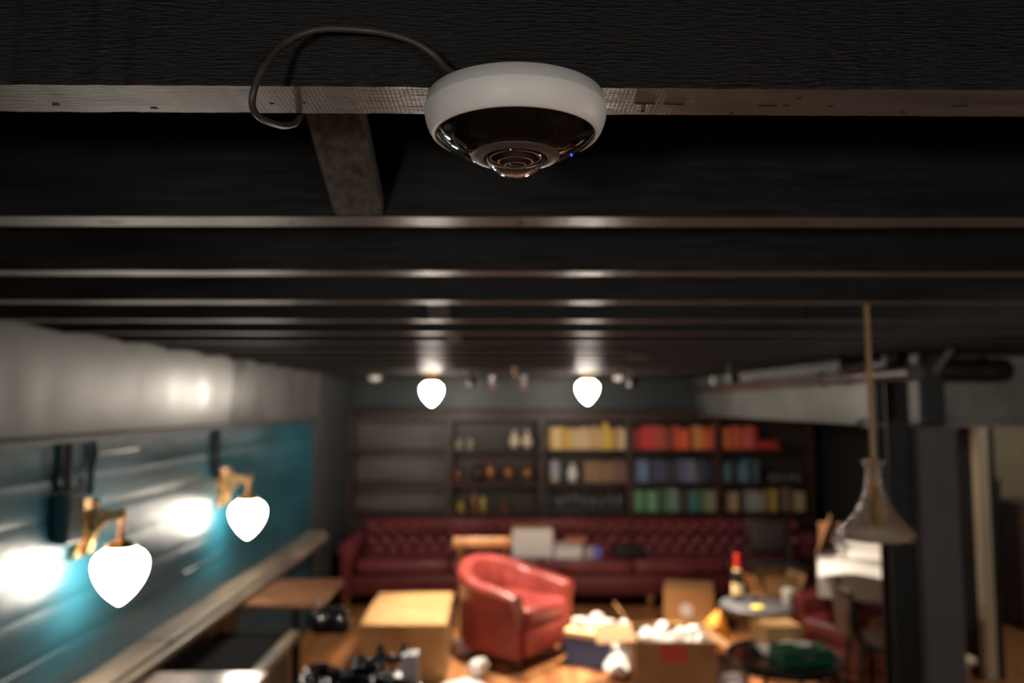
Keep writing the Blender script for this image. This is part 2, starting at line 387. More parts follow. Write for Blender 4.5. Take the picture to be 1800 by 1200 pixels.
MB().bbox(-0.09, 0.09, -0.03, 0, -0.21, 0.21, r=0.004).build('frame', M['black'], pf)
MB().box(-0.07, 0.07, -0.034, -0.028, -0.19, 0.19).build('panel', M['blackgloss'], pf)

# right-hand steel beam along the room and the lintel facing the viewer
b1 = struct(MB().box(2.03, 2.06, 4.34, YB, 1.76, TOP+0.01).build('trim_7', M['beam']), 'pale grey steel girder web running to the far wall')
MB().bbox(1.965, 2.125, 4.34, YB, 1.738, 1.762, r=0.004).build('lower_flange', M['beam'], b1)
MB().bbox(1.965, 2.125, 4.34, YB, TOP-0.02, TOP+0.004, r=0.004).build('upper_flange', M['beam'], b1)
for yy in (7.4,): MB().box(1.985, 2.03, yy, yy+0.012, 1.762, TOP-0.02).build('stiffener', M['beam'], b1)
b2 = struct(MB().box(2.06, XR, 4.30, 4.34, 1.75, TOP+0.01).build('trim_8', M['lintel']), 'mottled grey lintel panel beside the post')
MB().bbox(2.0, XR, 4.24, 4.36, 1.725, 1.752, r=0.004).build('lower_flange', M['lintel'], b2)

# ------------------------------------------------------------------ posts and pipes on the right
p = thing('steel_post', 'slim black steel post under the end of the grey girder', 'post', (2.10, 4.22, 0))
MB().bbox(-0.062, 0.062, -0.01, 0.01, 0, TOP, r=0.002, mtx=Matrix.Translation((0,-0.05,0))).bbox(-0.062, 0.062, -0.01, 0.01, 0, TOP, r=0.002, mtx=Matrix.Translation((0,0.05,0))).box(-0.008, 0.008, -0.04, 0.04, 0, TOP).build('column', M['walldark'], p)
MB().bbox(-0.09, 0.0645, -0.09, 0.09, 0, 0.012, r=0.003).build('base_plate', M['walldark'], p)
p = thing('boxed_post', 'wide grey boxed post standing beside the black steel post', 'post', (2.276, 4.18, 0))
MB().bbox(-0.098, 0.098, -0.09, 0.09, 0, 1.73, r=0.004).build('casing', M['postgrey'], p)
MB().bbox(-0.108, 0.108, -0.10, 0.10, 0, 0.11, r=0.004).build('skirting', M['postgrey'], p)
MB().bbox(-0.105, 0.105, -0.095, 0.095, 1.69, 1.73, r=0.004).build('cap', M['postgrey'], p)
p = thing('horizontal_pipe', 'brown painted pipe hung in front of the grey girder', 'pipe', (1.93, 3.62, 2.0))
MB().tube([(0,0,0),(0,4.6,0)], 0.034, 12).build('pipe_run', M['pipebrown'], p, smooth=True)
for yy in (0.02, 1.05, 2.3): MB().tube([(0,yy,0),(0,yy+0.07,0)], 0.043, 12).build('coupling', M['pipebrown'], p, smooth=True)
for yy in (0.6, 2.0, 3.6): MB().tube([(0,yy,0.03),(0,yy,TOP-2.0)], 0.005, 6).build('hanger', M['steel'], p)
p = thing('drain_pipe', 'thick black pipe with a rounded end in front of the lintel', 'pipe', (2.06, 3.78, 1.75))
MB().bbox(-0.065, 0.06, -0.055, 0.055, 0, TOP-1.75-0.002, r=0.012).build('riser', M['black'], p)
MB().lathe([(0,0),(0.03,0.004),(0.052,0.02),(0.060,0.045),(0.060,0.38)], 20, mtx=Matrix.Rotation(-PI/2, 4, 'Y'), o=(0.42,0,0.265)).build('branch', M['black'], p, smooth=True)
MB().lathe([(0.064,0),(0.064,0.05)], 20, cap=True, mtx=Matrix.Rotation(-PI/2, 4, 'Y'), o=(0.30,0,0.265)).build('collar', M['black'], p, smooth=True)
p = thing('pipe_elbow', 'black pipe elbow at the near end of the brown pipe', 'pipe', (1.97, 3.95, 2.055))
MB().tube(smooth_path([(-0.11,0.3,0.0),(-0.02,0.15,0.005),(0.0,0,0),(0.0,-0.02,0.045)], 5), 0.045, 12).build('bend', M['black'], p, smooth=True)
tag(MB().tube([(2.0,3.6,2.0),(2.08,3.6,TOP-0.001)], 0.016, 8).build('pipe_strap', M['postgrey']), 'short slanted grey strap above the brown pipe end', 'strap')

# ------------------------------------------------------------------ security camera
sc = thing('security_camera', 'white round panoramic security camera under the nearest black joist', 'security camera', (0.0075, 0.626, TOP))
R = 0.0745
MB().lathe([(0,0.0002),(R-0.006,0.0002),(R-0.006,-0.0006),(0,-0.0006)], 96).build('mounting_gasket', M['black'], sc, smooth=30)
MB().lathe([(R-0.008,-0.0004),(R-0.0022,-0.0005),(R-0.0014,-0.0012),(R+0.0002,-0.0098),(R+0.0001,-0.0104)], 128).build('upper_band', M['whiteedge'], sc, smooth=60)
MB().lathe([(R+0.0001,-0.0102),(R+0.0007,-0.0106),(R+0.0009,-0.0125),(R+0.0004,-0.0170),(R-0.0010,-0.0225),(R-0.0030,-0.0275),(R-0.0055,-0.0313),(R-0.0068,-0.0324),(R-0.0078,-0.0326),(R-0.0086,-0.0320),(R-0.0088,-0.0305)], 128).build('housing', M['white'], sc, smooth=60)
COVER = [(R-0.0086,-0.0312),(0.061,-0.0362),(0.052,-0.0418),(0.044,-0.0458),(0.0375,-0.0482),(0.034,-0.0482)]
MB().lathe(COVER, 128).build('smoked_cover', M['smoke'], sc, smooth=60)
MB().lathe([(0.0368,-0.0465),(0.0367,-0.0494),(0.0355,-0.0503),(0.0275,-0.0515),(0.0262,-0.0510),(0.0258,-0.0465)], 96).build('lens_ring', M['ringgrey'], sc, smooth=35)
DZ, DHT = -0.0470, 0.0188
dome = [(0.0256*math.cos(math.radians(a)), DZ-DHT*math.sin(math.radians(a))) for a in range(0, 91, 6)]
dome[-1] = (0, dome[-1][1])
inner = [(max(0, (0.0256-0.0016)*math.cos(math.radians(a))), DZ-(DHT-0.0016)*math.sin(math.radians(a))) for a in range(90, -1, -6)]
inner[0] = (0, inner[0][1])
MB().lathe(dome+inner+[(0.0256,DZ)], 72).build('lens_dome', M['glass'], sc, smooth=60)
lens = MB().lathe([(0.0250,-0.0460),(0.0225,-0.0462),(0.0215,-0.0500),(0.0195,-0.0502),(0.0188,-0.0475),(0.0160,-0.0480),(0.0152,-0.0530),(0.0128,-0.0534),(0.0118,-0.0500),(0.0098,-0.0505),(0.0092,-0.0555),(0.0074,-0.0558),(0.0066,-0.0530),(0,-0.0530)], 64).build('lens_barrel', M['blackgloss'], sc, smooth=35)
for r0, z0 in ((0.0206,-0.0502),(0.0140,-0.0533),(0.0083,-0.0557)):
    MB().lathe([(r0+0.0004,z0),(r0+0.0007,z0-0.0005),(r0-0.0003,z0-0.0006),(r0-0.0002,z0),(r0+0.0004,z0)], 64).build('bright_ring', M['steel'], lens, smooth=True)
MB().lathe([(0.0066,-0.0532),(0.005,-0.0556),(0.0025,-0.0568),(0,-0.0572)], 40).build('front_element', M['blackgloss'], lens, smooth=60)
def on_cover(ang, r, w1, h1, name, m, seg=16, out=0.0004):
    for (ra, za), (rb, zb) in zip(COVER[:-1], COVER[1:]):
        if rb <= r <= ra: z = za+(zb-za)*(ra-r)/(ra-rb)
    c = Vector((r*math.cos(ang), r*math.sin(ang), z))
    n = Vector((math.cos(ang)*0.53, math.sin(ang)*0.53, -0.85)); t = Vector((-math.sin(ang), math.cos(ang), 0)); b = n.cross(t)
    vs = [c+n*out]+[c+n*out+t*w1*math.cos(2*PI*q/seg)+b*h1*math.sin(2*PI*q/seg) for q in range(seg)]
    vs += [v-n*0.001 for v in vs[1:]]
    fs = [(0, 1+q, 1+(q+1) % seg) for q in range(seg)]+[(1+q, 1+(q+1) % seg, 1+seg+(q+1) % seg, 1+seg+q) for q in range(seg)]
    MB().add(vs, fs).build(name, m, sc)
on_cover(math.radians(12), 0.0480, 0.0009, 0.0009, 'status_light', M['led'], out=0.0012)
on_cover(math.radians(-150), 0.0620, 0.0055, 0.0028, 'infrared_window', M['blackgloss'])
on_cover(math.radians(45), 0.0600, 0.005, 0.0028, 'infrared_window', M['blackgloss'])
on_cover(math.radians(150), 0.0600, 0.005, 0.0028, 'infrared_window', M['blackgloss'])
pts = [(-0.040,0.580,2.104),(-0.048,0.584,2.112),(-0.057,0.585,2.122),(-0.072,0.585,2.132),(-0.09,0.586,2.1385),(-0.112,0.588,2.143),(-0.147,0.585,2.142),(-0.171,0.577,2.127),(-0.1835,0.563,2.098),(-0.1895,0.562,2.078),(-0.1905,0.572,2.070),(-0.188,0.596,2.072),(-0.186,0.64,2.085),(-0.184,0.672,2.105),(-0.183,0.69,2.15),(-0.183,0.70,2.29)]
tag(MB().tube(smooth_path(pts, 8), 0.0027, 12).build('camera_cable', M['cable'], smooth=60), 'thin grey cable looping over the joist from the security camera', 'cable')

# ------------------------------------------------------------------ lamps
GL = [(0.0,0.003),(0.052,0.003),(0.060,0.0),(0.074,-0.010),(0.098,-0.026),(0.112,-0.046),(0.116,-0.070),(0.112,-0.098),(0.100,-0.128),(0.083,-0.156),(0.062,-0.181),(0.040,-0.202),(0.020,-0.217),(0.008,-0.225),(0.0,-0.228)]
globe_me = MB().lathe([(r*0.83, z*0.92) for r, z in GL], 40).mesh('globe', M['globe'], smooth=60)
globe_r = MB().lathe([(r*0.83, z*0.92) for r, z in GL], 40).mesh('globe', M['globe_rear'], smooth=60)
globe_c = MB().lathe([(r*0.70, z*0.77) for r, z in GL], 40).mesh('globe', M['globe_bright'], smooth=60)
def sconce(y, label):
    t = thing('wall_sconce', label, 'wall lamp', (XL+0.003, y, 1.432), 0, 'brass wall sconces on the teal wall')
    MB().prism([(0,0.055),(0.022,0.055),(0.032,0.02),(0.032,-0.09),(0.022,-0.135),(0.010,-0.16),(0,-0.165)], -0.045, 0.045).build('backplate', M['brass'], t)
    MB().prism([(0.02,0.022),(0.075,0.018),(0.13,0.012),(0.165,0.010),(0.165,-0.018),(0.135,-0.020),(0.105,-0.032),(0.080,-0.058),(0.062,-0.100),(0.050,-0.140),(0.040,-0.150),(0.024,-0.140)], -0.020, 0.020).build('arm', M['brass'], t)
    MB().lathe([(0,0.06),(0.014,0.056),(0.02,0.045),(0.016,0.034),(0.010,0.028),(0.014,0.015),(0.018,0.012)], 16, o=(0.062,0,0)).build('finial', M['brass'], t, smooth=True)
    MB().lathe([(0,0.022),(0.012,0.02),(0.018,0.008),(0.018,-0.018),(0.011,-0.026),(0.010,-0.07),(0.016,-0.078),(0.012,-0.086),(0.012,-0.096)], 16, o=(0.166,0,0)).build('stem', M['brass'], t, smooth=50)
    MB().lathe([(0.012,-0.094),(0.026,-0.098),(0.048,-0.108),(0.053,-0.114),(0.053,-0.126),(0.048,-0.128)], 32, o=(0.166,0,0)).build('fitter', M['brass'], t, smooth=40)
    g = place(globe_me, 'globe', t, (0.166, 0, -0.1255)); g['label'] = 'glowing white acorn shaped glass globe'
    return t
sconce(3.0, 'nearer brass wall sconce with a glowing acorn globe on the teal wall')
sconce(4.45, 'farther brass wall sconce with a glowing acorn globe on the teal wall')
def ceiling_globe(x, y, label, drop=0.075, group='acorn globe ceiling lamps'):
    t = thing('ceiling_lamp', label, 'ceiling lamp', (x, y, TOP), 0, group)
    MB().lathe([(0,0),(0.055,0),(0.058,-0.006),(0.03,-0.02),(0.012,-0.024),(0.012,-drop+0.02),(0.026,-drop+0.014),(0.046,-drop+0.006),(0.05,-drop),(0.05,-drop-0.012),(0.045,-drop-0.014)], 32).build('canopy', M['brass'], t, smooth=40)
    place(globe_c if group == 'acorn globe ceiling lamps' else globe_r, 'globe', t, (0, 0, -drop-0.012))
    return t
ceiling_globe(-0.59, 6.12, 'left of the two glowing ceiling globes before the bookcase')
ceiling_globe(0.641, 6.12, 'right of the two glowing ceiling globes before the bookcase', 0.06)
M['globe_side'] = mat('opal_glass_side', (0.9, 0.88, 0.84), 0.3, emit=(1.0, 0.93, 0.85), estr=LAMP*1.35)
def added_globe(x, y, z, label):  # unseen pendants, added for the light from behind and right of the view
    return ceiling_globe(x, y, label, TOP-z, 'globe pendants at the rear of the room')
added_globe(-0.75, -1.6, 1.62, 'added long stemmed globe pendant behind the viewer on the left')
added_globe(1.3, -1.9, 1.62, 'added long stemmed globe pendant behind the viewer on the right')
t = added_globe(2.35, 1.35, 1.80, 'globe pendant beyond the right edge of the view')
for ch in t.children:
    if ch.name.startswith('globe'):
        ch.data = MB().lathe([(r*0.83, z*0.92) for r, z in GL], 40).mesh('globe', M['globe_side'], smooth=60)
t = ceiling_globe(XR+1.2, 5.2, 'globe lamp lighting the small side room', 0.05, 'side room lamps')
# decanter pendant
pd = thing('decanter_pendant', 'unlit pendant lamp made from a clear cut glass decanter on tan cord', 'pendant lamp', (0.943, 2.0, 1.50))
prof = [(0.092,0.010),(0.094,0.022),(0.086,0.034),(0.070,0.050),(0.052,0.072),(0.037,0.098),(0.026,0.126),(0.0215,0.155),(0.0205,0.175),(0.020,0.186),(0.024,0.194),(0.029,0.200),(0.029,0.207)]
inn = [(0.025,0.206),(0.021,0.196),(0.0165,0.186),(0.0170,0.160),(0.021,0.128),(0.032,0.100),(0.047,0.074),(0.065,0.052),(0.082,0.035),(0.0895,0.022),(0.0885,0.012)]
MB().lathe(prof+inn+[prof[0]], 28).build('glass_shade', M['cutglass'], pd, smooth=20)
MB().lathe([(0,0.155),(0.011,0.155),(0.012,0.12),(0.008,0.115),(0,0.115)], 16).build('lamp_holder', M['brass'], pd, smooth=40)
MB().lathe([(0.007,0.116),(0.013,0.10),(0.022,0.075),(0.024,0.06),(0.018,0.045),(0.006,0.038),(0,0.037)], 20).build('bulb', M['bulb'], pd, smooth=True)
MB().tube([(0,0,0.15),(-0.002,0,0.35),(-0.003,0,TOP-1.50+0.01)], 0.0062, 10).build('cord', M['cord'], pd, smooth=True)
# ceiling fittings far back
def detector(x, y, label, m, r=0.045):
    t = thing('smoke_detector', label, 'smoke detector', (x, y, TOP), 0, 'small ceiling fittings')
    MB().lathe([(0,0),(r,0),(r,-0.012),(0,-0.012)], 24).build('base', m, t, smooth=30)
    MB().lathe([(r*0.9,-0.012),(r*0.85,-0.03),(r*0.55,-0.042),(0,-0.045)], 24).build('cover', m, t, smooth=40)
JJ = lambda k: 0.600+0.4315*k+0.03
detector(-1.21, JJ(15), 'bright white ceiling detector near the far left corner', M['ceramic'], 0.06)
detector(1.03, JJ(15), 'pale ceiling detector right of the right ceiling globe', M['ceramic'], 0.05)
def spot(x, y, label):
    t = thing('spot_fitting', label, 'spotlight', (x, y, TOP), 0, 'unlit ceiling spotlights')
    MB().lathe([(0,0),(0.03,0),(0.03,-0.01),(0.008,-0.012),(0.008,-0.04),(0,-0.04)], 16).build('mount', M['steel'], t, smooth=30)
    MB().lathe([(0,0.0),(0.03,0.0),(0.036,-0.02),(0.036,-0.07),(0.03,-0.07),(0.028,-0.05),(0,-0.05)], 20, o=(0,0,-0.035), mtx=Matrix.Rotation(0.5,4,'X')).build('head', M['steel'], t, smooth=30)
def added_spot(x, y, tx, ty, label, watts):  # spotlights put in to brighten the cartons and armchairs
    t = thing('spotlight', label, 'spotlight', (x, y, TOP), 0, 'added ceiling spotlights')
    d = (Vector((tx, ty, 0.2))-Vector((x, y, TOP-0.06))).normalized()
    q = d.to_track_quat('-Z', 'Y').to_matrix().to_4x4()
    MB().lathe([(0,0),(0.03,0),(0.03,-0.01),(0.008,-0.012),(0.008,-0.06),(0,-0.06)], 16).build('mount', M['black'], t, smooth=30)
    MB().lathe([(0,0.03),(0.02,0.03),(0.034,0.0),(0.036,-0.05),(0.032,-0.05),(0.028,-0.01),(0,-0.005)], 20, o=(0,0,-0.07), mtx=q).build('head', M['black'], t, smooth=30)
    ld = bpy.data.lights.new('spot_beam', 'SPOT'); ld.energy = watts; ld.color = (1, 0.84, 0.66); ld.spot_size = 1.15; ld.spot_blend = 0.7; ld.shadow_soft_size = 0.03
    lo = bpy.data.objects.new('spot_beam', ld); COL.objects.link(lo); lo.parent = t
    lo.matrix_local = Matrix.Translation(Vector((0,0,-0.07))+d*0.055) @ q
added_spot(0.95, JJ(12), 1.05, 5.6, 'added black ceiling spotlight aimed down at the paper filled cartons', 380)
added_spot(1.45, JJ(10), 2.15, 5.25, 'added black ceiling spotlight aimed down at the dark red armchair', 85)
added_spot(-0.25, JJ(12), -0.25, 5.75, 'added black ceiling spotlight aimed down at the large cardboard box', 230)
spot(-0.13, JJ(15), 'left of two small steel spotlights between the ceiling globes')
spot(0.16, JJ(15), 'right of two small steel spotlights between the ceiling globes')
for (xx, k, lab, c) in ((-0.30, 12, 'pale patch plate on a joist beside the left ceiling globe', 'lintel'), (0.66, 12, 'pale patch plate on a joist above the right ceiling globe', 'ledge'), (0.70, 8, 'bare wood plate slanted under a joist right of centre', 'ledge')):
    tag(MB().bbox(-0.06, 0.06, -0.025, 0.025, -0.008, 0.0, r=0.003).build('patch_plate', M[c], None, loc=(xx, JJ(k), TOP-0.001), rot=(0,0,0.3 if k == 8 else 0)), lab, 'plate')
hk = thing('ceiling_hook', 'small brass hook hanging from a far joist at centre', 'hook', (0.055, JJ(11), TOP))
MB().lathe([(0,0),(0.02,0),(0.02,-0.006),(0,-0.006)], 14).build('plate', M['brass'], hk)
MB().tube([(0,0,-0.004),(0,0,-0.05)]+[(0.02-0.02*math.cos(a*PI/8),0,-0.05-0.02*math.sin(a*PI/8)) for a in range(1,8)], 0.004, 8).build('shank', M['brass'], hk, smooth=True)

# conduits and junction box on the teal wall
tag(MB().tube([(XL+0.022,2.88,1.53),(XL+0.022,2.88,1.72)], 0.018, 10).build('conduit', M['conduit_dark'], smooth=True), 'dark conduit dropping to the junction box on the teal wall', 'conduit')
tag(MB().tube(smooth_path([(XL+0.018,3.05,1.50),(XL+0.018,3.05,1.60),(XL+0.018,3.07,1.66),(XL+0.018,3.06,1.715)],4), 0.014, 10).build('conduit', M['conduit_teal'], smooth=True), 'teal painted conduit above the nearer sconce', 'conduit')
tag(MB().tube([(XL+0.018,4.36,1.44),(XL+0.018,4.36,1.715)], 0.017, 10).build('conduit', M['conduit_dark'], smooth=True), 'dark conduit above the farther sconce', 'conduit')
jb = thing('junction_box', 'dark teal junction box beside the nearer sconce', 'junction box', (XL+0.004, 2.885, 1.345))
MB().bbox(0, 0.05, -0.055, 0.055, 0, 0.18, r=0.005).build('box_body', M['conduit_teal'], jb)
MB().bbox(0.05, 0.056, -0.05, 0.05, 0.005, 0.175, r=0.002).build('lid', M['conduit_dark'], jb)
# faint ridges in the paint on the teal wall
for yy0, yy1, zz in ((3.05, 3.45, 1.655), (4.0, 4.9, 1.00), (2.4, 2.95, 0.955)):
    MB().tube([(XL+0.004,yy0,zz),(XL+0.004,yy1,zz)], 0.004, 6).build('paint_ridge', M['teal'], wl, smooth=True)

# ------------------------------------------------------------------ bookcase
BX = [-1.595, -0.58, 0.36, 1.257, 2.167, 3.12]; BY0, BY1 = 7.97, 8.24
SZ = [0.757, 1.053, 1.386]; BT = 1.735
bc = thing('bookcase', 'long dark mahogany bookcase filling the far wall above the sofa', 'bookcase', (0, 0, 0))
for i, bx in enumerate(BX):
    MB().bbox(bx-0.022, bx+0.022, BY0, BY1, 0, BT, r=0.003).build('upright', M['shelfwood'], bc)
    MB().bbox(bx-0.034, bx+0.034, BY0-0.018, BY0, 0, BT, r=0.004).build('pilaster', M['shelfwood'], bc)
for i in range(5):
    a, b = BX[i]+0.022, BX[i+1]-0.022
    for z in SZ: MB().bbox(a, b, BY0+0.004, BY1-0.012, z-0.026, z, r=0.003).build('shelf', M['shelfwood'], bc)
    MB().box(a, b, BY1-0.012, BY1, 0.1, BT).build('back_panel', M['shelfback_sheen' if i == 0 else 'shelfback'], bc)
    MB().bbox(a, b, BY0, BY0+0.03, 0, 0.70, r=0.004).build('base_panel', M['shelfwood'], bc)
MB().bbox(BX[0]-0.03, BX[-1]+0.05, BY0-0.03, BY1, BT, BT+0.035, r=0.006).bbox(BX[0]-0.034, BX[-1]+0.08, BY0-0.055, BY1, BT+0.035, BT+0.06, r=0.008).build('cornice', M['shelfwood'], bc)
MB().bbox(BX[0]+0.022, BX[-1]-0.022, BY0-0.004, BY0+0.018, BT-0.055, BT, r=0.003).build('frieze', M['shelfwood'], bc)
# curved bracket between the second and third bay
MB().prism([(BX[2]+0.022,BT-0.055),(BX[2]+0.022,BT-0.34)]+[(BX[2]+0.022+0.05*(1-math.cos(q*PI/12)),BT-0.34+0.28*math.sin(q*PI/12)) for q in range(1,7)], BY0, BY0+0.02).build('bracket', M['shelfwood'], bc)

ORD = ['first','second','third','fourth','fifth','sixth','seventh','eighth','ninth','tenth','eleventh','twelfth','thirteenth','fourteenth','fifteenth','sixteenth','seventeenth','eighteenth','nineteenth','twentieth']
def bookmat(c):
    n = 'book_%d_%d_%d' % c
    g_ = sum(c)/3.0; c2 = [min(250, v*0.86+g_*0.14+8) for v in c]
    return mat(n, rgb(*c2), 0.55, var=0.12, vscale=(9,9,9))
def book(w_, h, d, c):
    mb = MB(); mb.cur = 0; t = 0.003
    mb.bbox(0, w_, 0, 0.012, 0, h, r=min(0.004, w_*0.3), seg=2)            # spine
    mb.box(0, t, 0.006, d, 0, h).box(w_-t, w_, 0.006, d, 0, h)             # boards
    mb.cur = 1; mb.box(t, w_-t, 0.008, d-0.004, 0.003, h-0.004)            # pages
    return mb.mesh('book', [bookmat(c), M['pagepaper']])
M['pagepaper'] = mat('page_paper', (0.6, 0.53, 0.4), 0.8)
NAMES = {}
def row(x0, x1, z, cols, where, grp, hmin=0.20, hmax=0.24, first_lean=False):
    n = len(cols); ws = [random.uniform(0.8, 1.25) for _ in cols]; sm = sum(ws); x = x0
    for i, ((cn, c), wv) in enumerate(zip(cols, ws)):
        bw = (x1-x0)*wv/sm
        h = random.uniform(hmin, hmax)
        if 'tall' in cn: h = hmax+0.03
        me = book(bw-0.0015, h, random.uniform(0.14, 0.18), c)
        o = place(me, 'book', None, (x, BY0+0.022+random.uniform(0,0.012), z))
        tag(o, '%s book, %s from the left %s' % (cn, ORD[i], where), 'book', grp)
        x += bw
C = lambda n, r, g, b: (n, (r, g, b))
Yl = [C('cream',226,190,120),C('pale cream',232,205,140),C('gold',205,160,60),C('bright yellow',228,178,52),C('buff',205,180,125),C('pale buff',214,190,140),C('peach',224,180,138),C('pale peach',222,186,146),C('tan',204,160,100),C('light tan',212,168,108),C('beige',205,165,112),C('tall yellow',226,186,50),C('yellow',222,176,56),C('dark tan',170,120,75),C('pale tan',218,184,138),C('cream',214,190,140)]
row(0.455, 1.228, SZ[2], Yl, 'on the top shelf among yellow books', 'yellow and cream books on the top shelf')
o = place(book(0.03, 0.235, 0.16, (150,115,80)), 'book', None, (0.388, BY0+0.03, SZ[2]+0.002), (0, math.radians(13), 0))
tag(o, 'brown book leaning against the yellow books on the top shelf', 'book', 'yellow and cream books on the top shelf')
o.rotation_euler = (0, math.radians(15), 0); o.location = (0.3845, BY0+0.03, SZ[2]+0.008)
Rd = [C('red',196,52,44),C('dark red',150,34,34),C('crimson',206,44,44),C('bright red',214,48,44),C('red',208,50,46),C('brick red',190,72,56),C('rust',160,62,46),C('dark rust',120,40,30),C('orange red',222,78,48),C('vermilion',232,84,46),C('bright orange',236,96,44),C('brown red',140,48,32),C('amber',222,140,64),C('gold orange',216,132,60),C('orange red',224,86,42),C('burnt orange',196,74,40)]
row(1.282, 2.142, SZ[2], Rd, 'on the top shelf among red books', 'red books on the top shelf')
Or = [C('orange',226,104,56),C('bright orange',228,112,60),C('burnt orange',190,72,44),C('orange',214,92,48),C('red orange',208,66,44),C('coral',214,96,78),C('pale red',206,84,74),C('red',196,40,36)]
row(2.195, 2.585, SZ[2], Or, 'on the top shelf among orange books', 'orange books on the top shelf', 0.20, 0.24)
for q, (l, c) in enumerate(((0.23,(178,34,32)),(0.21,(206,44,36)),(0.19,(190,50,44)))):
    me = book(0.028, l, 0.15, c)
    o = place(me, 'book', None, (2.60, BY0+0.03, SZ[2]+0.029*q+0.028), (0, math.radians(90), 0))
    tag(o, '%s red book lying flat at the right end of the top shelf' % ('lowest','middle','uppermost')[q], 'book', 'red books lying flat on the top shelf')
Tn = [C('dull tan',150,120,80),C('brown tan',140,108,72),C('tan',146,112,74),C('dark tan',128,98,66),C('brown',138,100,70),C('mauve brown',124,92,78),C('plum brown',112,80,72),C('mauve brown',120,86,76)]
row(0.80, 1.228, SZ[1], Tn, 'on the middle shelf among brown books', 'brown books on the middle shelf', 0.20, 0.23)
Bl = [C('dark navy',36,42,60),C('slate blue',84,112,150),C('steel blue',92,124,158),C('navy',40,46,70),C('dusky blue',60,66,92),C('indigo',66,70,116),C('slate',60,62,80),C('dark grey',48,50,60),C('grey',70,70,78),C('violet blue',86,90,140),C('blue violet',90,98,144),C('pale slate',112,122,134),C('grey blue',76,84,102),C('dark slate',58,64,82),C('navy',40,44,76),C('black blue',30,32,46)]
row(1.29, 2.142, SZ[1], Bl, 'on the middle shelf among blue books', 'blue books on the middle shelf', 0.19, 0.23)
B2 = [C('teal blue',84,136,160),C('dull teal',74,118,140),C('black blue',34,38,50),C('dark slate',44,56,70),C('sky blue',86,134,164),C('dull blue',68,104,130),C('dark grey',46,54,62),C('slate grey',86,106,122)]
row(2.195, 2.59, SZ[1], B2, 'on the middle shelf in the end bay', 'teal and slate books on the middle shelf', 0.19, 0.23)
Gn = [C('sage green',96,146,104),C('leaf green',90,152,110),C('dark green',50,92,66),C('mint green',104,168,128),C('green',96,160,120),C('forest green',44,76,50),C('moss green',70,110,66),C('grey green',106,138,124),C('pale grey green',116,144,134),C('dark olive',54,60,38),C('brown green',62,60,40),C('turquoise',52,134,146),C('dark green',60,100,68),C('fern green',84,120,74),C('khaki',140,140,104),C('pale khaki',146,138,108)]
row(1.282, 2.142, SZ[0], Gn, 'on the bottom shelf among green books', 'green books on the bottom shelf', 0.20, 0.235)
Gd = [C('dark brown',60,44,34),C('tan',168,134,98),C('pale tan',178,146,108),C('black brown',44,36,30),C('grey',134,136,134),C('pale grey',146,146,142),C('grey white',156,152,146),C('stone',140,132,120),C('dark gold',140,108,44),C('gold',196,154,74),C('black brown',48,40,34),C('bronze',132,112,78),C('dark bronze',96,80,58),C('cream gold',178,152,104),C('pale gold',186,160,112)]
row(2.21, 3.06, SZ[0], Gd, 'on the bottom shelf in the end bay', 'grey and gold books on the bottom shelf', 0.18, 0.23)

def lathe_thing(name, label, cat, prof, m, x, y, z, group=None, seg=20, extra=()):
    t = thing(name, label, cat, (x, y, z), 0, group)
    for i, (pn, pr, mm) in enumerate(((name+'_body', prof, m),)+tuple(extra)):
        MB().lathe(pr, seg).build(pn, mm, t, smooth=45)
    return t
SY = BY0+0.11
JAR = [(0,0.002),(0.05,0.002),(0.056,0.012),(0.058,0.10),(0.05,0.15),(0.034,0.165),(0.034,0.18)]
lathe_thing('glass_jar', 'tall pale blue jar on the middle shelf', 'jar', [(0,0),(0.052,0),(0.06,0.015),(0.06,0.16),(0.05,0.19),(0.04,0.20),(0,0.20)], mat('pale_blue_glaze', (0.33,0.38,0.43), 0.2), 0.505, SY, SZ[1], extra=(('lid',[(0,0.225),(0.02,0.222),(0.042,0.212),(0.044,0.20),(0,0.20)],M['cardgrey']),))
lathe_thing('brass_ball', 'small polished brass ball before the blue jar', 'ornament', [(0,0)]+[(0.03*math.sin(math.radians(a)),0.03-0.03*math.cos(math.radians(a))) for a in range(20,171,15)]+[(0,0.06)], mat('polished_gold', (0.85,0.68,0.36), 0.25, metal=0.6), 0.505, BY0+0.03, SZ[1], extra=(('collar',[(0.015,0.0),(0.018,0.004),(0.012,0.01)],M['brass']),))
lathe_thing('white_urn', 'rounded white urn on the middle shelf beside brown books', 'urn', [(0,0),(0.035,0),(0.04,0.01),(0.056,0.05),(0.058,0.09),(0.045,0.13),(0.024,0.15),(0.024,0.165),(0,0.165)], M['ceramic'], 0.685, SY, SZ[1], extra=(('lid',[(0.026,0.165),(0.024,0.175),(0.008,0.182),(0.008,0.19),(0,0.193)],M['ceramic']),))
for i, xx in enumerate((0.085, 0.215)):
    lathe_thing('cream_vase', ('left','right')[i]+' of two cream teardrop vases on the top shelf', 'vase', [(0,0.01),(0.02,0.01),(0.045,0.03),(0.062,0.065),(0.055,0.10),(0.035,0.14),(0.022,0.165),(0.026,0.185),(0.018,0.185),(0.016,0.165)], M['creamglass'], xx, SY, SZ[2], 'cream vases on the top shelf', extra=(('foot',[(0,0),(0.03,0),(0.032,0.008),(0.02,0.014),(0,0.014)],M['bronze']),))
for i, xx in enumerate((-0.49, -0.375)):
    lathe_thing('green_glass', ('left','right')[i]+' of two pale green glasses on the top shelf', 'glass', [(0,0.0),(0.03,0.0),(0.034,0.006),(0.04,0.095),(0.037,0.095),(0.031,0.01),(0,0.008)], M['greenglass'], xx, SY, SZ[2], 'green glasses on the top shelf')
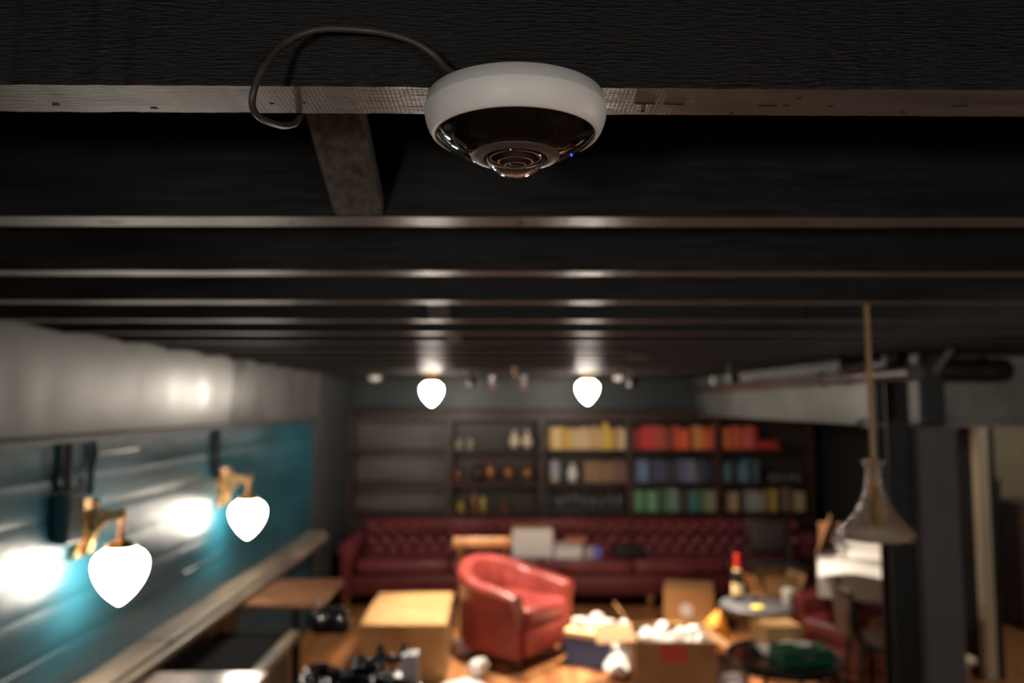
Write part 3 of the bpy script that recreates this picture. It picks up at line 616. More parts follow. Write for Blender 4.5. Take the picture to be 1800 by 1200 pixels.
for i, (xx, s, mm, lab) in enumerate(((-0.50,0.8,'bronze','small copper vase at the left end of the middle shelf bay'),(-0.30,1.0,'darkwood','dark brown round pot on the middle shelf'),(-0.17,1.25,'bronze','largest copper vase on the middle shelf'),(0.02,1.1,'bronze','copper vase on the middle shelf under the cream vases'),(0.22,1.05,'bronze','copper vase nearest the bracket on the middle shelf'))):
    lathe_thing('copper_vase', lab, 'vase', [(0,0),(0.03*s,0),(0.034*s,0.01),(0.058*s,0.06*s),(0.056*s,0.10*s),(0.03*s,0.14*s),(0.022*s,0.155*s),(0.03*s,0.175*s),(0.025*s,0.175*s),(0.018*s,0.155*s)], M[mm], xx, SY+random.uniform(-0.02,0.03), SZ[1], 'copper vases on the middle shelf')
GB = mat('yellow_amber_glass', (0.34, 0.25, 0.05), 0.2)
for i, (xx, h, r, lab) in enumerate(((-0.47,0.10,0.045,'squat amber jar on the bottom shelf'),(-0.24,0.16,0.034,'tall amber bottle on the bottom shelf'),(-0.33,0.19,0.03,'dim brown bottle between two amber ones on the bottom shelf'),(-0.02,0.10,0.04,'low brown pot on the bottom shelf'))):
    lathe_thing('amber_bottle', lab, 'bottle', [(0,0),(r,0),(r*1.05,0.01),(r*1.05,h*0.65),(r*0.5,h*0.8),(r*0.45,h),(0,h)], GB if i < 2 else M['bronze'], xx, SY, SZ[0], 'amber vessels on the bottom shelf')
DB = mat('smoky_dark_glass', (0.045, 0.05, 0.05), 0.2)
for i, (xx, h) in enumerate(((0.43,0.22),(0.54,0.17),(0.62,0.19),(0.71,0.21),(0.80,0.18),(0.89,0.17),(0.98,0.16),(1.07,0.2),(1.16,0.19))):
    r = 0.034
    lathe_thing('dark_bottle', 'smoky dark bottle, %s from the left on the bottom shelf' % ORD[i], 'bottle', [(0,0),(r,0),(r*1.05,0.008),(r*1.05,h*0.62),(r*0.45,h*0.78),(r*0.4,h),(0,h)], DB, xx, SY-0.03, SZ[0], 'dark bottles on the bottom shelf')
for i in range(6):
    lathe_thing('silver_cup', 'small silver cup, %s from the left on the middle shelf' % ORD[i], 'cup', [(0,0),(0.022,0),(0.01,0.012),(0.008,0.035),(0.026,0.05),(0.03,0.08),(0.026,0.08),(0.008,0.045),(0,0.044)], M['steel'], 2.72+i*0.062, SY-0.03, SZ[1], 'silver cups on the middle shelf', seg=14)

# ------------------------------------------------------------------ long tufted sofa
SX0, SX1, SF, SB = -1.53, 3.02, 7.17, 7.93
so = thing('chesterfield_sofa', 'long burgundy leather sofa with a tufted back under the bookcase', 'sofa', (0, 0, 0))
MB().bbox(SX0+0.13, SX1-0.13, SF+0.03, SB, 0.115, 0.30, r=0.02).build('base', M['burgundy'], so, smooth=True)
BK0, BK1 = SX0+0.16, SX1-0.16
def backfn(u, v):
    xx = BK0+(BK1-BK0)*u; zz = 0.40+0.29*v
    pu, pv = 0.14, 0.17
    a = abs(math.sin(PI*(xx/pu+zz/pv))); b = abs(math.sin(PI*(xx/pu-zz/pv)))
    puff = (a*b)**0.5
    roll = 0.055*math.sin(PI*min(1, max(0, (v-0.55)/0.45)))
    return (xx, SB-0.19+0.05*v-0.055*puff-roll*0.8, zz+0.0)
mb = MB().grid(backfn, 640, 32)
mb.bbox(BK0, BK1, SB-0.145, SB, 0.28, 0.688, r=0.015)
mb.build('tufted_back', M['burgundy'], so, smooth=60)
MB().tube([(BK0-0.02, SB-0.09, 0.672),(BK1+0.02, SB-0.09, 0.672)], 0.045, 14).build('back_roll', M['burgundy'], so, smooth=True)
bt = MB().lathe([(0,0.006),(0.007,0.004),(0.010,0.0),(0.008,-0.004)], 8, mtx=Matrix.Rotation(PI/2,4,'X')).mesh('button', M['burgundy'], smooth=True)
nb = int((BK1-BK0)/0.14)
for j, (zz, off) in enumerate(((0.425, 0.5), (0.51, 0.0), (0.595, 0.5))):
    for i in range(nb):
        xx = (math.ceil(BK0/0.14)+i+off)*0.14
        if xx > BK1-0.05: continue
        place(bt, 'button', so, (xx, SB-0.19+0.05*((zz-0.4)/0.29)-0.004, zz))
ncu = 5
for i in range(ncu):
    a = SX0+0.16+(SX1-SX0-0.32)*i/ncu; b = SX0+0.16+(SX1-SX0-0.32)*(i+1)/ncu
    MB().bbox(a+0.004, b-0.004, SF, SB-0.19, 0.30, 0.425, r=0.035, seg=4).build('seat_cushion', M['burgundy'], so, smooth=True)
for s, xx in ((1, SX0), (-1, SX1)):
    ax = xx+s*0.075
    pr = [(ax-0.05,0.115),(ax+0.05,0.115),(ax+0.05,0.48)]+arc(ax, 0.53, 0.075, -35, 215, 12)+[(ax-0.05,0.48)]
    mb = MB().prism(pr, SF-0.005, SB)
    mb.build('arm', M['burgundy'], so, smooth=50)
legm = MB().lathe([(0,0),(0.02,0),(0.03,0.06),(0.035,0.115),(0,0.115)], 12).mesh('leg', M['walnut'], smooth=True)
for xx in (SX0+0.07, -0.6, 0.4, 1.32, 2.2, SX1-0.07):
    for yy in (SF+0.05, SB-0.06): place(legm, 'leg', so, (xx, yy, 0))

# things on the sofa seat
ZS = 0.425
bx = thing('white_board_box', 'white panel with a brown top edge standing on the sofa', 'box', (0.245, 7.36, ZS))
MB().bbox(-0.19, 0.19, -0.02, 0.10, 0, 0.265, r=0.004).build('panel', M['cardgrey'], bx)
MB().box(-0.185, 0.185, -0.023, -0.0195, 0.005, 0.255).build('white_sheet', M['paper'], bx)
MB().bbox(-0.175, 0.165, -0.015, 0.095, 0.265, 0.285, r=0.003).build('brown_flap', M['card2'], bx)
bx = thing('small_white_box', 'small cream white box on the sofa beside the white panel', 'box', (0.58, 7.34, ZS))
MB().bbox(-0.13, 0.12, -0.05, 0.09, 0, 0.125, r=0.004).build('box_body', M['paper'], bx)
MB().bbox(-0.135, 0.125, -0.055, 0.095, 0.105, 0.13, r=0.003).build('lid', M['cardgrey'], bx)
bx = thing('salmon_folder', 'salmon folder lying on the small white box on the sofa', 'folder', (0.63, 7.42, ZS+0.131))
MB().bbox(-0.08, 0.12, -0.05, 0.1, 0, 0.012, r=0.002).bbox(-0.075, 0.125, -0.045, 0.105, 0.012, 0.04, r=0.002).build('cover', M['salmon'], bx)
bx = thing('violet_box', 'small violet and white box on the sofa seat', 'box', (0.81, 7.33, ZS))
MB().bbox(0.0, 0.07, -0.03, 0.05, 0, 0.10, r=0.003).build('violet_half', M['purple'], bx)
MB().bbox(-0.085, -0.001, -0.03, 0.05, 0, 0.095, r=0.003).build('white_half', M['cardgrey'], bx)
bg = thing('black_bag', 'low black bag lying on the sofa seat', 'bag', (1.17, 7.38, ZS))
MB().bbox(-0.16, 0.14, -0.06, 0.09, 0, 0.085, r=0.03, seg=4).build('bag_body', M['black'], bg, smooth=True)
MB().tube(smooth_path([(-0.10,0,0.08),(-0.05,-0.01,0.12),(0.04,-0.01,0.12),(0.08,0,0.08)],5), 0.008, 8).build('handle', M['black'], bg, smooth=True)

# ------------------------------------------------------------------ club armchairs
def armchair(label, m, loc, rz):
    t = thing('club_armchair', label, 'armchair', loc, rz, 'red leather tub armchairs')
    path = []
    L, r = 0.36, 0.30
    for i in range(7): path.append((-r, -L+L*i/6, 1, 0 if 0 else i/6))
    for i in range(1, 24):
        a = PI-PI*i/24; path.append((r*math.cos(a), r*math.sin(a), 0, 1))
    for i in range(7): path.append((r, -L*i/6, 1, 1-i/6))
    n = len(path); vs = []; fs = []; m_ = None
    for i, (px, py, st, f) in enumerate(path):
        p0 = path[max(0,i-1)]; p1 = path[min(n-1,i+1)]
        tx, ty = p1[0]-p0[0], p1[1]-p0[1]; l = math.hypot(tx,ty); nx, ny = -ty/l, tx/l     # outward
        if i < n/2 and nx*px+ny*(py+0.1) < 0: nx, ny = -nx, -ny
        if nx*px+ny*py < 0 and st == 0: nx, ny = -nx, -ny
        if st == 1: nx, ny = (1 if px > 0 else -1), 0
        zt = 0.525+0.045*math.sin(PI*0.5*f)
        if st == 0:
            q = math.sin(math.acos(max(-1,min(1,px/r)))); zt = 0.570+0.105*q
        fl = 0.022*abs(math.sin(i*PI/4)) if st == 0 else 0.008
        sec = [(-0.055+0, 0.18), (-0.062-fl, 0.34), (-0.060-fl, zt-0.10)]
        sec += [(0.012+0.062*math.cos(math.radians(a)), zt-0.055+0.058*math.sin(math.radians(a))) for a in (190,160,130,100,70,40,10,-25,-50)]
        sec += [(0.045, zt-0.14), (0.048, 0.30), (0.045, 0.10), (-0.04, 0.10)]
        ns = len(sec)
        vs += [(px+nx*o_, py+ny*o_, z_) for o_, z_ in sec]
    for i in range(n-1):
        for k in range(ns):
            l = (k+1) % ns
            fs.append((i*ns+k, i*ns+l, (i+1)*ns+l, (i+1)*ns+k))
    fs += [tuple(range(ns)), tuple((n-1)*ns+k for k in reversed(range(ns)))]
    MB().add(vs, fs).build('tub_shell', m, t, smooth=50)
    MB().bbox(-0.262, 0.262, -0.40, -0.02, 0.10, 0.29, r=0.02).build('front_rail', m, t, smooth=True)
    mb = MB().bbox(-0.238, 0.238, -0.41, 0.20, 0.285, 0.425, r=0.05, seg=4)
    mb.build('seat_cushion', m, t, smooth=True)
    b_ = MB().lathe([(0,0.006),(0.008,0.004),(0.011,0)], 8).mesh('button', m, smooth=True)
    for a in (40, 65, 90, 115, 140):
        rr = 0.238
        place(b_, 'button', t, (rr*math.cos(math.radians(a)), rr*math.sin(math.radians(a)), 0.50), (PI/2, 0, math.radians(a)-PI/2))
    fm = MB().lathe([(0,0),(0.018,0),(0.028,0.07),(0.03,0.10),(0,0.10)], 12).mesh('foot', M['darkwood'], smooth=True)
    for fx, fy in ((-0.27,-0.33),(0.27,-0.33),(-0.2,0.2),(0.2,0.2)): place(fm, 'foot', t, (fx, fy, 0))
    return t
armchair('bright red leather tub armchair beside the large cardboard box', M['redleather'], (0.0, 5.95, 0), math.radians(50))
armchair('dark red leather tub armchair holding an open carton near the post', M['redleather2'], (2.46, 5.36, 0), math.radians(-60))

# ------------------------------------------------------------------ wooden chairs
def chair(name, label, loc, rz, m, seat_m, kind, h=0.76, group='wooden chairs among the boxes'):
    t = thing(name, label, 'chair', loc, rz, group)
    for sx in (-1, 1):
        MB().tube([(sx*0.19,-0.19,0),(sx*0.18,-0.18,0.44)], [0.014,0.019], 10).build('leg', m, t, smooth=True)
        MB().tube(smooth_path([(sx*0.19,0.23,0),(sx*0.175,0.19,0.44),(sx*0.185,0.22,0.62),(sx*0.19,0.25,h-0.02)],5), 0.017, 10).build('leg', m, t, smooth=True)
        MB().tube([(sx*0.186,-0.18,0.2),(sx*0.183,0.205,0.2)], 0.009, 8).build('stretcher', m, t, smooth=True)
    MB().bbox(-0.21, 0.21, -0.21, 0.20, 0.435, 0.465, r=0.012, seg=3).build('seat', seat_m, t, smooth=True)
    if kind == 'rail':
        def rf(u, v):
            a = (u-0.5)*1.15; f = 0.5*(1-math.cos(2*PI*v))
            ring = 2*PI*v
            return (0.41*math.sin(a)*0.98/0.92, 0.25+0.10*(math.cos(a)-1)*-1*-1+0.045-0.012*math.cos(ring)-0.0, h-0.035+0.043*math.sin(ring))
        MB().grid(rf, 20, 12).build('top_rail', m, t, smooth=True)
        MB().bbox(-0.17, 0.17, 0.215, 0.232, 0.56, 0.60, r=0.004).build('cross_rail', m, t)
    if kind == 'pad':
        MB().bbox(-0.20, 0.20, 0.225, 0.262, 0.50, h+0.0, r=0.012).build('back_frame', m, t, smooth=True)
        MB().bbox(-0.15, 0.15, 0.205, 0.228, 0.54, h-0.05, r=0.01, seg=3).build('back_pad', M['padgrey'], t, smooth=True)
    if kind == 'ply':
        def pf_(u, v):
            a = (u-0.5)*1.1; ring = 2*PI*v
            zz = 0.50+(h-0.50)*(0.5-0.5*math.cos(ring))
            return (0.36*math.sin(a), 0.235+0.36*(1-math.cos(a))*-1+0.05+(0.008 if v < 0.5 else -0.008)+0.12*(zz-0.5)*0.5, zz)
        MB().grid(pf_, 16, 12).build('back_panel', m, t, smooth=True)
    return t
chair('bentwood_chair', 'warm wooden chair with a curved top rail behind the red armchair', (-0.19, 6.62, 0), math.radians(180), M['walnut'], M['darkwood'], 'rail', 0.775)
chair('padded_chair', 'brown chair with a grey padded back before the right end of the sofa', (2.36, 6.84, 0), math.radians(0), M['darkwood'], M['padgrey'], 'pad', 0.83)
chair('panel_back_chair', 'dark brown chair with a solid curved back near the grey post', (2.27, 4.70, 0), math.radians(78), M['umber'], M['umber'], 'ply', 0.78)

# ------------------------------------------------------------------ wall tables and bench on the left
def cafe_table(label, x0, x1, y0, y1, z, m):
    cx, cy = (x0+x1)/2, (y0+y1)/2
    t = thing('cafe_table', label, 'table', (cx, cy, 0), 0, 'square tables along the teal wall')
    MB().bbox(x0-cx, x1-cx, y0-cy, y1-cy, z-0.028, z, r=0.006).build('table_top', m, t)
    MB().lathe([(0,0.03),(0.026,0.03),(0.026,z-0.03),(0,z-0.03)], 16).build('column', M['black'], t, smooth=30)
    MB().bbox(-0.22,0.22,-0.03,0.03,0.0,0.03,r=0.008).bbox(-0.03,0.03,-0.22,0.22,0.0,0.03,r=0.008).build('foot', M['black'], t)
    MB().bbox(-0.18,0.18,-0.18,0.18,z-0.04,z-0.028,r=0.003).build('top_plate', M['black'], t)
cafe_table('brown wooden table against the teal wall below the farther sconce', XL+0.175, -1.03, 4.40, 5.03, 0.745, M['tablewood'])
cafe_table('lacquered table shining at the bottom left below the nearer sconce', XL+0.175, -0.985, 2.62, 3.32, 0.745, M['tablegloss'])
wp = thing('wainscot_panel', 'dark brown panel under the ledge behind the navy bench', 'panel', (XL+0.006, 3.6, 0.0))
MB().bbox(0, 0.02, -1.6, 1.15, 0, 0.70, r=0.004).build('panel_board', M['darkwood'], wp)
for yy in (-1.2, -0.5, 0.2, 0.9): MB().bbox(0.02, 0.028, yy-0.03, yy+0.03, 0, 0.70, r=0.003).build('batten', M['darkwood'], wp)
bn = thing('wall_bench', 'navy storage bench with a pale wood edge before the brown wall table', 'bench', (-1.38, 3.86, 0))
MB().bbox(-0.20, 0.20, -0.50, 0.49, 0.0, 0.58, r=0.006).build('bench_box', M['navy'], bn)
MB().bbox(-0.20, 0.195, -0.50, 0.49, 0.58, 0.612, r=0.012).build('seat_pad', mat('matte_black_felt', (0.008,0.008,0.008), 0.9, spec=0.1), bn)
MB().bbox(0.195, 0.255, -0.50, 0.49, 0.572, 0.618, r=0.006).build('front_edge', M['ledge'], bn)
hb = thing('hanging_bag', 'black leather bag hanging at the corner of the brown wall table', 'bag', (-0.985, 4.43, 0.60))
MB().bbox(-0.11, 0.10, 0.0, 0.09, 0.0, 0.125, r=0.03, seg=4, mtx=Matrix.Translation((0.03,-0.12,0))).build('bag_body', M['blackgloss'], hb, smooth=True)
MB().tube(smooth_path([(-0.05,-0.075,0.115),(-0.03,-0.06,0.135),(0.06,-0.06,0.135),(0.09,-0.075,0.115)],5), 0.008, 8).build('handle', M['black'], hb, smooth=True)
MB().tube([(-0.06,0.03,0.148),(-0.06,-0.045,0.148),(-0.03,-0.06,0.142),(-0.03,-0.062,0.128)], 0.004, 8).lathe([(0,0.145),(0.02,0.145),(0.02,0.151),(0,0.151)], 16, o=(-0.06,0.03,0)).build('table_hook', M['steel'], hb)
for xx in (-0.02, 0.09): MB().lathe([(0,0),(0.016,0.002),(0.02,0.008),(0.014,0.014),(0,0.016)], 16, mtx=Matrix.Rotation(PI/2,4,'X'), o=(xx,-0.118,0.09)).build('buckle', M['chrome'], hb, smooth=True)

# ------------------------------------------------------------------ cartons
def carton(name, label, loc, rz, W, D, H, flaps, m='card', grp='cardboard cartons on the floor', tilt=(0,0), inner='card2'):
    t = thing(name, label, 'box', loc, rz, grp); t.rotation_euler = (tilt[0], tilt[1], rz)
    th = 0.006; w2, d2 = W/2, D/2
    MB().box(-w2, w2, -d2, -d2+th, 0, H).box(-w2, w2, d2-th, d2, 0, H).box(-w2, -w2+th, -d2+th, d2-th, 0, H).box(w2-th, w2, -d2+th, d2-th, 0, H).box(-w2+th, w2-th, -d2+th, d2-th, 0, th).build('carton_walls', M[m], t)
    # flaps: side -> opening angle (0 = closed flat, 90 = upright, 180+ = hanging outside)
    for side, ang in flaps.items():
        L = (D if side in 'fb' else W)/2*0.985; wd = (W if side in 'fb' else D)-0.006
        a = math.radians(ang)
        mb = MB().box(-wd/2, wd/2, 0, L, 0, 0.005)
        o = mb.build('flap', M[m], t)
        rot = {'f': 0, 'b': PI, 'l': -PI/2, 'r': PI/2}[side]
        pos = {'f': (0,-d2,H), 'b': (0,d2,H), 'l': (-w2,0,H), 'r': (w2,0,H)}[side]
        dz = 0.0055 if side in 'fb' else 0.0
        o.matrix_local = Matrix.Translation((pos[0],pos[1],pos[2]+dz)) @ Matrix.Rotation(rot,4,'Z') @ Matrix.Rotation(a,4,'X')
    return t
c = carton('cardboard_box', 'large tan cardboard box left of the bright red armchair', (-0.70, 5.80, 0), math.radians(1), 0.58, 0.90, 0.36, {'f':2,'b':2,'l':0,'r':0})
c = carton('printed_carton', 'open brown carton with a red printed patch in front', (1.08, 5.20, 0), math.radians(-3), 0.50, 0.40, 0.36, {'b':205,'l':185,'r':215}, 'card2')
MB().box(-0.10, 0.07, -0.2035, -0.2005, 0.235, 0.335).build('red_print', M['redprint'], c)
c = carton('tan_box', 'tan box tipped back with a white round label', (1.53, 6.62, 0.012), math.radians(-10), 0.40, 0.30, 0.33, {'f':0,'b':0,'l':0,'r':0}, 'card', tilt=(0.0,0))
MB().lathe([(0,-0.001),(0.055,-0.001),(0.055,0.001),(0,0.001)], 24, mtx=Matrix.Rotation(PI/2,4,'X'), o=(-0.02,-0.152,0.17)).build('round_label', M['paper'], c)
c.rotation_euler = (0, 0, math.radians(-14)); c.location.z = 0
c = carton('flat_carton', 'low brown carton with spread flaps behind the printed carton', (1.16, 5.78, 0), math.radians(4), 0.44, 0.32, 0.20, {'f':200,'b':190,'l':125,'r':200}, 'card')
c = carton('back_carton', 'brown carton with raised flaps behind the round grey table', (2.16, 6.35, 0), math.radians(12), 0.30, 0.26, 0.36, {'f':70,'b':95,'l':120,'r':110}, 'card')
c = carton('armchair_carton', 'open brown carton of papers resting on the dark red armchair', (2.33, 5.20, 0.60), math.radians(-24), 0.50, 0.36, 0.26, {'l':70,'b':75,'r':100}, 'cardgrey', 'cartons stacked on furniture')
for ch in c.children:
    if ch.name.startswith('flap'): ch.data.materials[0] = M['card2']
c = carton('small_carton', 'small tan carton on the low black oval table', (1.62, 4.72, 0.42), math.radians(8), 0.22, 0.16, 0.12, {'f':0,'b':0,'l':0,'r':0}, 'card', 'cartons stacked on furniture')
# blue bag box
bb = thing('blue_box', 'blue box stuffed with white paper beside the red armchair', 'box', (0.62, 5.72, 0), math.radians(-28))
MB().bbox(-0.16, 0.16, -0.13, 0.13, 0, 0.20, r=0.012).build('box_body', M['bluebag'], bb)
MB().bbox(-0.165, 0.165, -0.135, 0.135, 0.20, 0.245, r=0.01).build('yellow_rim', M['cream'], bb)

# crumpled paper
def crumple(seed, amp=0.35):
    rnd = random.Random(seed); bm = bmesh.new(); bmesh.ops.create_icosphere(bm, subdivisions=3, radius=1)
    dirs = [(Vector((rnd.gauss(0,1),rnd.gauss(0,1),rnd.gauss(0,1))).normalized(), rnd.uniform(0.5,1.0)) for _ in range(26)]
    for v in bm.verts:
        n = v.co.normalized(); d = min(k/max(0.15, n.dot(q)) if n.dot(q) > 0 else 9 for q, k in dirs)
        v.co = n*min(1.25, max(0.45, d))*(1+rnd.uniform(-0.06,0.06))
    mb = MB(); bm.verts.index_update()
    mb.add([v.co.copy() for v in bm.verts], [tuple(v.index for v in f.verts) for f in bm.faces]); bm.free(); return mb
CR = [crumple(q).mesh('crumpled_paper', M['paper']) for q in range(4)]
CP = [crumple(q+20).mesh('crumpled_plastic', M['plastic_bag']) for q in range(3)]
def ball(me, name, label, cat, grp, x, y, z, s, sz=0.8):
    o = place(me, name, None, (x, y, z), (0, 0, random.uniform(0, 6)))
    o.scale = (s, s, s*sz); tag(o, label, cat, grp)
    zmin = min(v.co.z for v in me.vertices)*s*sz
    o.location.z = z - zmin*0.96
    return o
k = 0
for (x, y, z, s) in ((0.92,5.18,0.30,0.07),(1.02,5.22,0.30,0.085),(1.12,5.18,0.30,0.08),(1.22,5.22,0.30,0.08),(1.27,5.14,0.29,0.06),(1.02,5.10,0.29,0.07),(1.18,5.10,0.29,0.06)):
    ball(CR[k % 4], 'crumpled_paper', 'white crumpled packing paper in the printed carton, %s' % ('far left','second from left at the back','middle at the back','second from right at the back','far right','front left','front right')[k], 'paper', 'paper in the printed carton', x, y, z, s); k += 1
for (x, y, z, s) in ((0.54,5.72,0.23,0.075),(0.66,5.78,0.23,0.08),(0.70,5.66,0.23,0.07)):
    ball(CR[k % 4], 'crumpled_paper', 'white crumpled paper stuffed into the blue box, %s' % ('left one','rear one','right one')[k-7], 'paper', 'paper in the blue box', x, y, z, s); k += 1
for (x, y, z, s, lab) in ((0.84,5.62,0,0.15,'largest crumpled white paper heap left of the printed carton'),(0.93,5.92,0.0,0.14,'crumpled white paper heap behind the largest heap'),(0.76,5.42,0,0.11,'crumpled white paper in front of the blue box'),(0.84,5.60,0.22,0.09,'crumpled white paper perched on the largest heap'),(0.86,5.20,0.0,0.05,'small paper scrap on the orange floor before the heap'),(-0.20,5.42,0,0.10,'white paper scrap at the foot of the large cardboard box'),(1.30,5.02,0,0.08,'white paper scrap in front of the printed carton')):
    ball(CR[k % 4], 'crumpled_paper', lab, 'paper', 'loose crumpled paper on the floor', x, y, z, s); k += 1
for (x, y, z, s, lab) in ((1.42,5.05,0,0.13,'mauve crumpled plastic bag right of the printed carton'),(1.40,4.80,0,0.12,'mauve crumpled plastic bag nearest the viewer'),(1.48,5.30,0,0.11,'mauve crumpled plastic bag behind the low oval table'),(-0.32,5.86,0,0.09,'pale plastic bag between the box and the red armchair')):
    ball(CP[k % 3], 'plastic_bag', lab, 'bag', 'crumpled plastic bags', x, y, z, s, 1.2); k += 1
def sheet(label, x, y, z, w_, d_, rz, m='paper', tilt=0.0, amp=0.02, seed=1):
    rnd = random.Random(seed); ph = [rnd.uniform(0, 6) for _ in range(4)]
    top = lambda u, v: ((u-0.5)*w_, (v-0.5)*d_, amp*(1+0.5*math.sin(u*5+ph[0])+0.5*math.sin(v*6+ph[1]+u*3))+0.002)
    mb = MB().grid(top, 12, 12)
    mb.grid(lambda u, v: (lambda p_: (p_[0], p_[1], p_[2]-0.0015))(top(u, v)), 12, 12)
    o = mb.build('paper_sheet', M[m], None, smooth=True, loc=(x, y, z), rot=(tilt, 0, rz))
    return tag(o, label, 'paper', 'loose white paper sheets')
sheet('white paper spilling over the front of the armchair carton', 2.22, 5.03, 0.80, 0.42, 0.30, -0.4, tilt=0.35, amp=0.03, seed=2)
sheet('white paper sheet sticking up from the armchair carton', 2.33, 5.22, 0.84, 0.40, 0.26, 0.5, tilt=0.8, amp=0.03, seed=3)
sheet('folded white paper at the back of the armchair carton', 2.40, 5.30, 0.86, 0.36, 0.24, -0.2, tilt=1.0, amp=0.03, seed=4)
sheet('white paper sheet before the small tan carton', 1.56, 4.62, 0.425, 0.24, 0.17, 0.2, amp=0.03, seed=5)
sheet('white paper sheet on the floor by the large cardboard box', -0.28, 5.25, 0.0, 0.26, 0.2, 0.3, amp=0.012, seed=6)
for i, (x, y) in enumerate(((2.20,5.16),(2.34,5.22),(2.44,5.16))):
    ball(CR[i], 'crumpled_paper', 'white crumpled paper inside the armchair carton, %s' % ('left one','middle one','right one')[i], 'paper', 'paper in the armchair carton', x, y, 0.62, 0.10)
ball(crumple(41).mesh('orange_wrap', M['orange']), 'orange_wrap', 'crumpled orange paper left of the round grey table', 'paper', None, 1.47, 5.50, 0.0, 0.12, 2.0)

# round grey table with bottle, glass and cup
rt = thing('round_table', 'small round grey topped table holding the dark bottle', 'table', (1.76, 5.56, 0))
MB().lathe([(0,0.425),(0.24,0.425),(0.25,0.43),(0.25,0.445),(0.245,0.45),(0,0.45)], 48).build('table_top', M['greytop'], rt, smooth=30)
MB().lathe([(0,0),(0.15,0),(0.15,0.012),(0.03,0.03),(0.022,0.06),(0.022,0.40),(0.06,0.425),(0,0.425)], 24).build('pedestal', M['black'], rt, smooth=40)
bo = thing('bottle', 'dark bottle with red foil top and cream neck label', 'bottle', (1.665, 5.68, 0.45))
MB().lathe([(0,0.0),(0.036,0.0),(0.041,0.006),(0.041,0.15),(0.036,0.185),(0.022,0.22),(0.0155,0.25),(0.0145,0.30),(0,0.30)], 28).build('glass_body', M['bottle'], bo, smooth=50)
MB().lathe([(0.0205,0.226),(0.0168,0.25),(0.0165,0.29),(0.019,0.292),(0.019,0.315),(0.015,0.322),(0,0.323)], 24).build('foil', M['redfoil'], bo, smooth=40)
MB().lathe([(0.0415,0.04),(0.0415,0.12)], 28).lathe([(0.029,0.205),(0.0245,0.218)], 28).build('label_paper', M['cream'], bo, smooth=True)
lathe_thing('wine_glass', 'clear wine glass behind the bottle on the grey table', 'glass', [(0,0.0),(0.032,0.0),(0.030,0.004),(0.005,0.008),(0.004,0.08),(0.02,0.095),(0.036,0.13),(0.034,0.17),(0.032,0.17),(0.034,0.13),(0.018,0.098),(0,0.092)], M['glass'], 1.80, 5.70, 0.45)
lathe_thing('tea_light', 'round yellow candle lying on the grey table top', 'candle', [(0,0),(0.038,0),(0.042,0.005),(0.042,0.022),(0.036,0.026),(0.006,0.024),(0,0.03)], M['yellow'], 1.715, 5.40, 0.45)
t = lathe_thing('white_cup', 'tall white cup at the right edge of the grey table', 'cup', [(0,0),(0.026,0),(0.03,0.005),(0.038,0.12),(0.035,0.12),(0.028,0.01),(0,0.008)], M['ceramic'], 1.955, 5.49, 0.45)
MB().tube(smooth_path([(0.035,0,0.10),(0.06,0,0.09),(0.06,0,0.05),(0.031,0,0.03)],5), 0.005, 8).build('handle', M['ceramic'], t, smooth=True)

# low oval table with green case
ov = thing('oval_table', 'low black oval table holding a green case', 'table', (1.57, 4.50, 0))
mb = MB().lathe([(0,0.39),(0.30,0.39),(0.315,0.40),(0.315,0.43),(0.305,0.435),(0.30,0.42),(0,0.42)], 48)
mb.v = [(x, y*1.0, z) for x, y, z in mb.v]
mb.build('tray_top', M['blackgloss'], ov, smooth=30)
for a in (0.8, 2.4, 3.9, 5.5):
    MB().tube([(0.26*math.cos(a),0.26*math.sin(a),0),(0.20*math.cos(a),0.20*math.sin(a),0.39)], 0.014, 8).build('leg', M['blackgloss'], ov, smooth=True)
MB().lathe([(0.309,0.4355),(0.313,0.437),(0.306,0.4385),(0.304,0.436)], 48).build('bright_rim', M['steel'], ov, smooth=True)
gc = thing('green_case', 'deep green case lying on the low black table', 'case', (1.64, 4.42, 0.42), math.radians(8))
MB().bbox(-0.15, 0.15, -0.09, 0.09, 0, 0.05, r=0.008).build('case_base', M['green'], gc)
MB().bbox(-0.15, 0.15, -0.09, 0.09, 0.052, 0.085, r=0.01).build('case_lid', M['green'], gc)
MB().bbox(-0.03, 0.03, -0.096, -0.088, 0.04, 0.06, r=0.002).build('clasp', M['steel'], gc)
lathe_thing('white_saucer', 'small white saucer on the green case', 'saucer', [(0,0),(0.02,0),(0.05,0.014),(0.048,0.016),(0.02,0.005),(0,0.005)], M['ceramic'], 1.65, 4.42, 0.505)
st = thing('wooden_stool', 'small pale wooden stool at the lower right beside the doorway', 'stool', (2.56, 4.45, 0))
MB().lathe([(0,0.405),(0.062,0.405),(0.07,0.412),(0.07,0.43),(0.064,0.436),(0,0.436)], 28).build('seat', M['doortrim'], st, smooth=40)
for a in (0.5, 2.6, 4.7):
    MB().tube([(0.085*math.cos(a),0.085*math.sin(a),0),(0.04*math.cos(a),0.04*math.sin(a),0.406)], 0.011, 8).build('leg', M['walnut'], st, smooth=True)

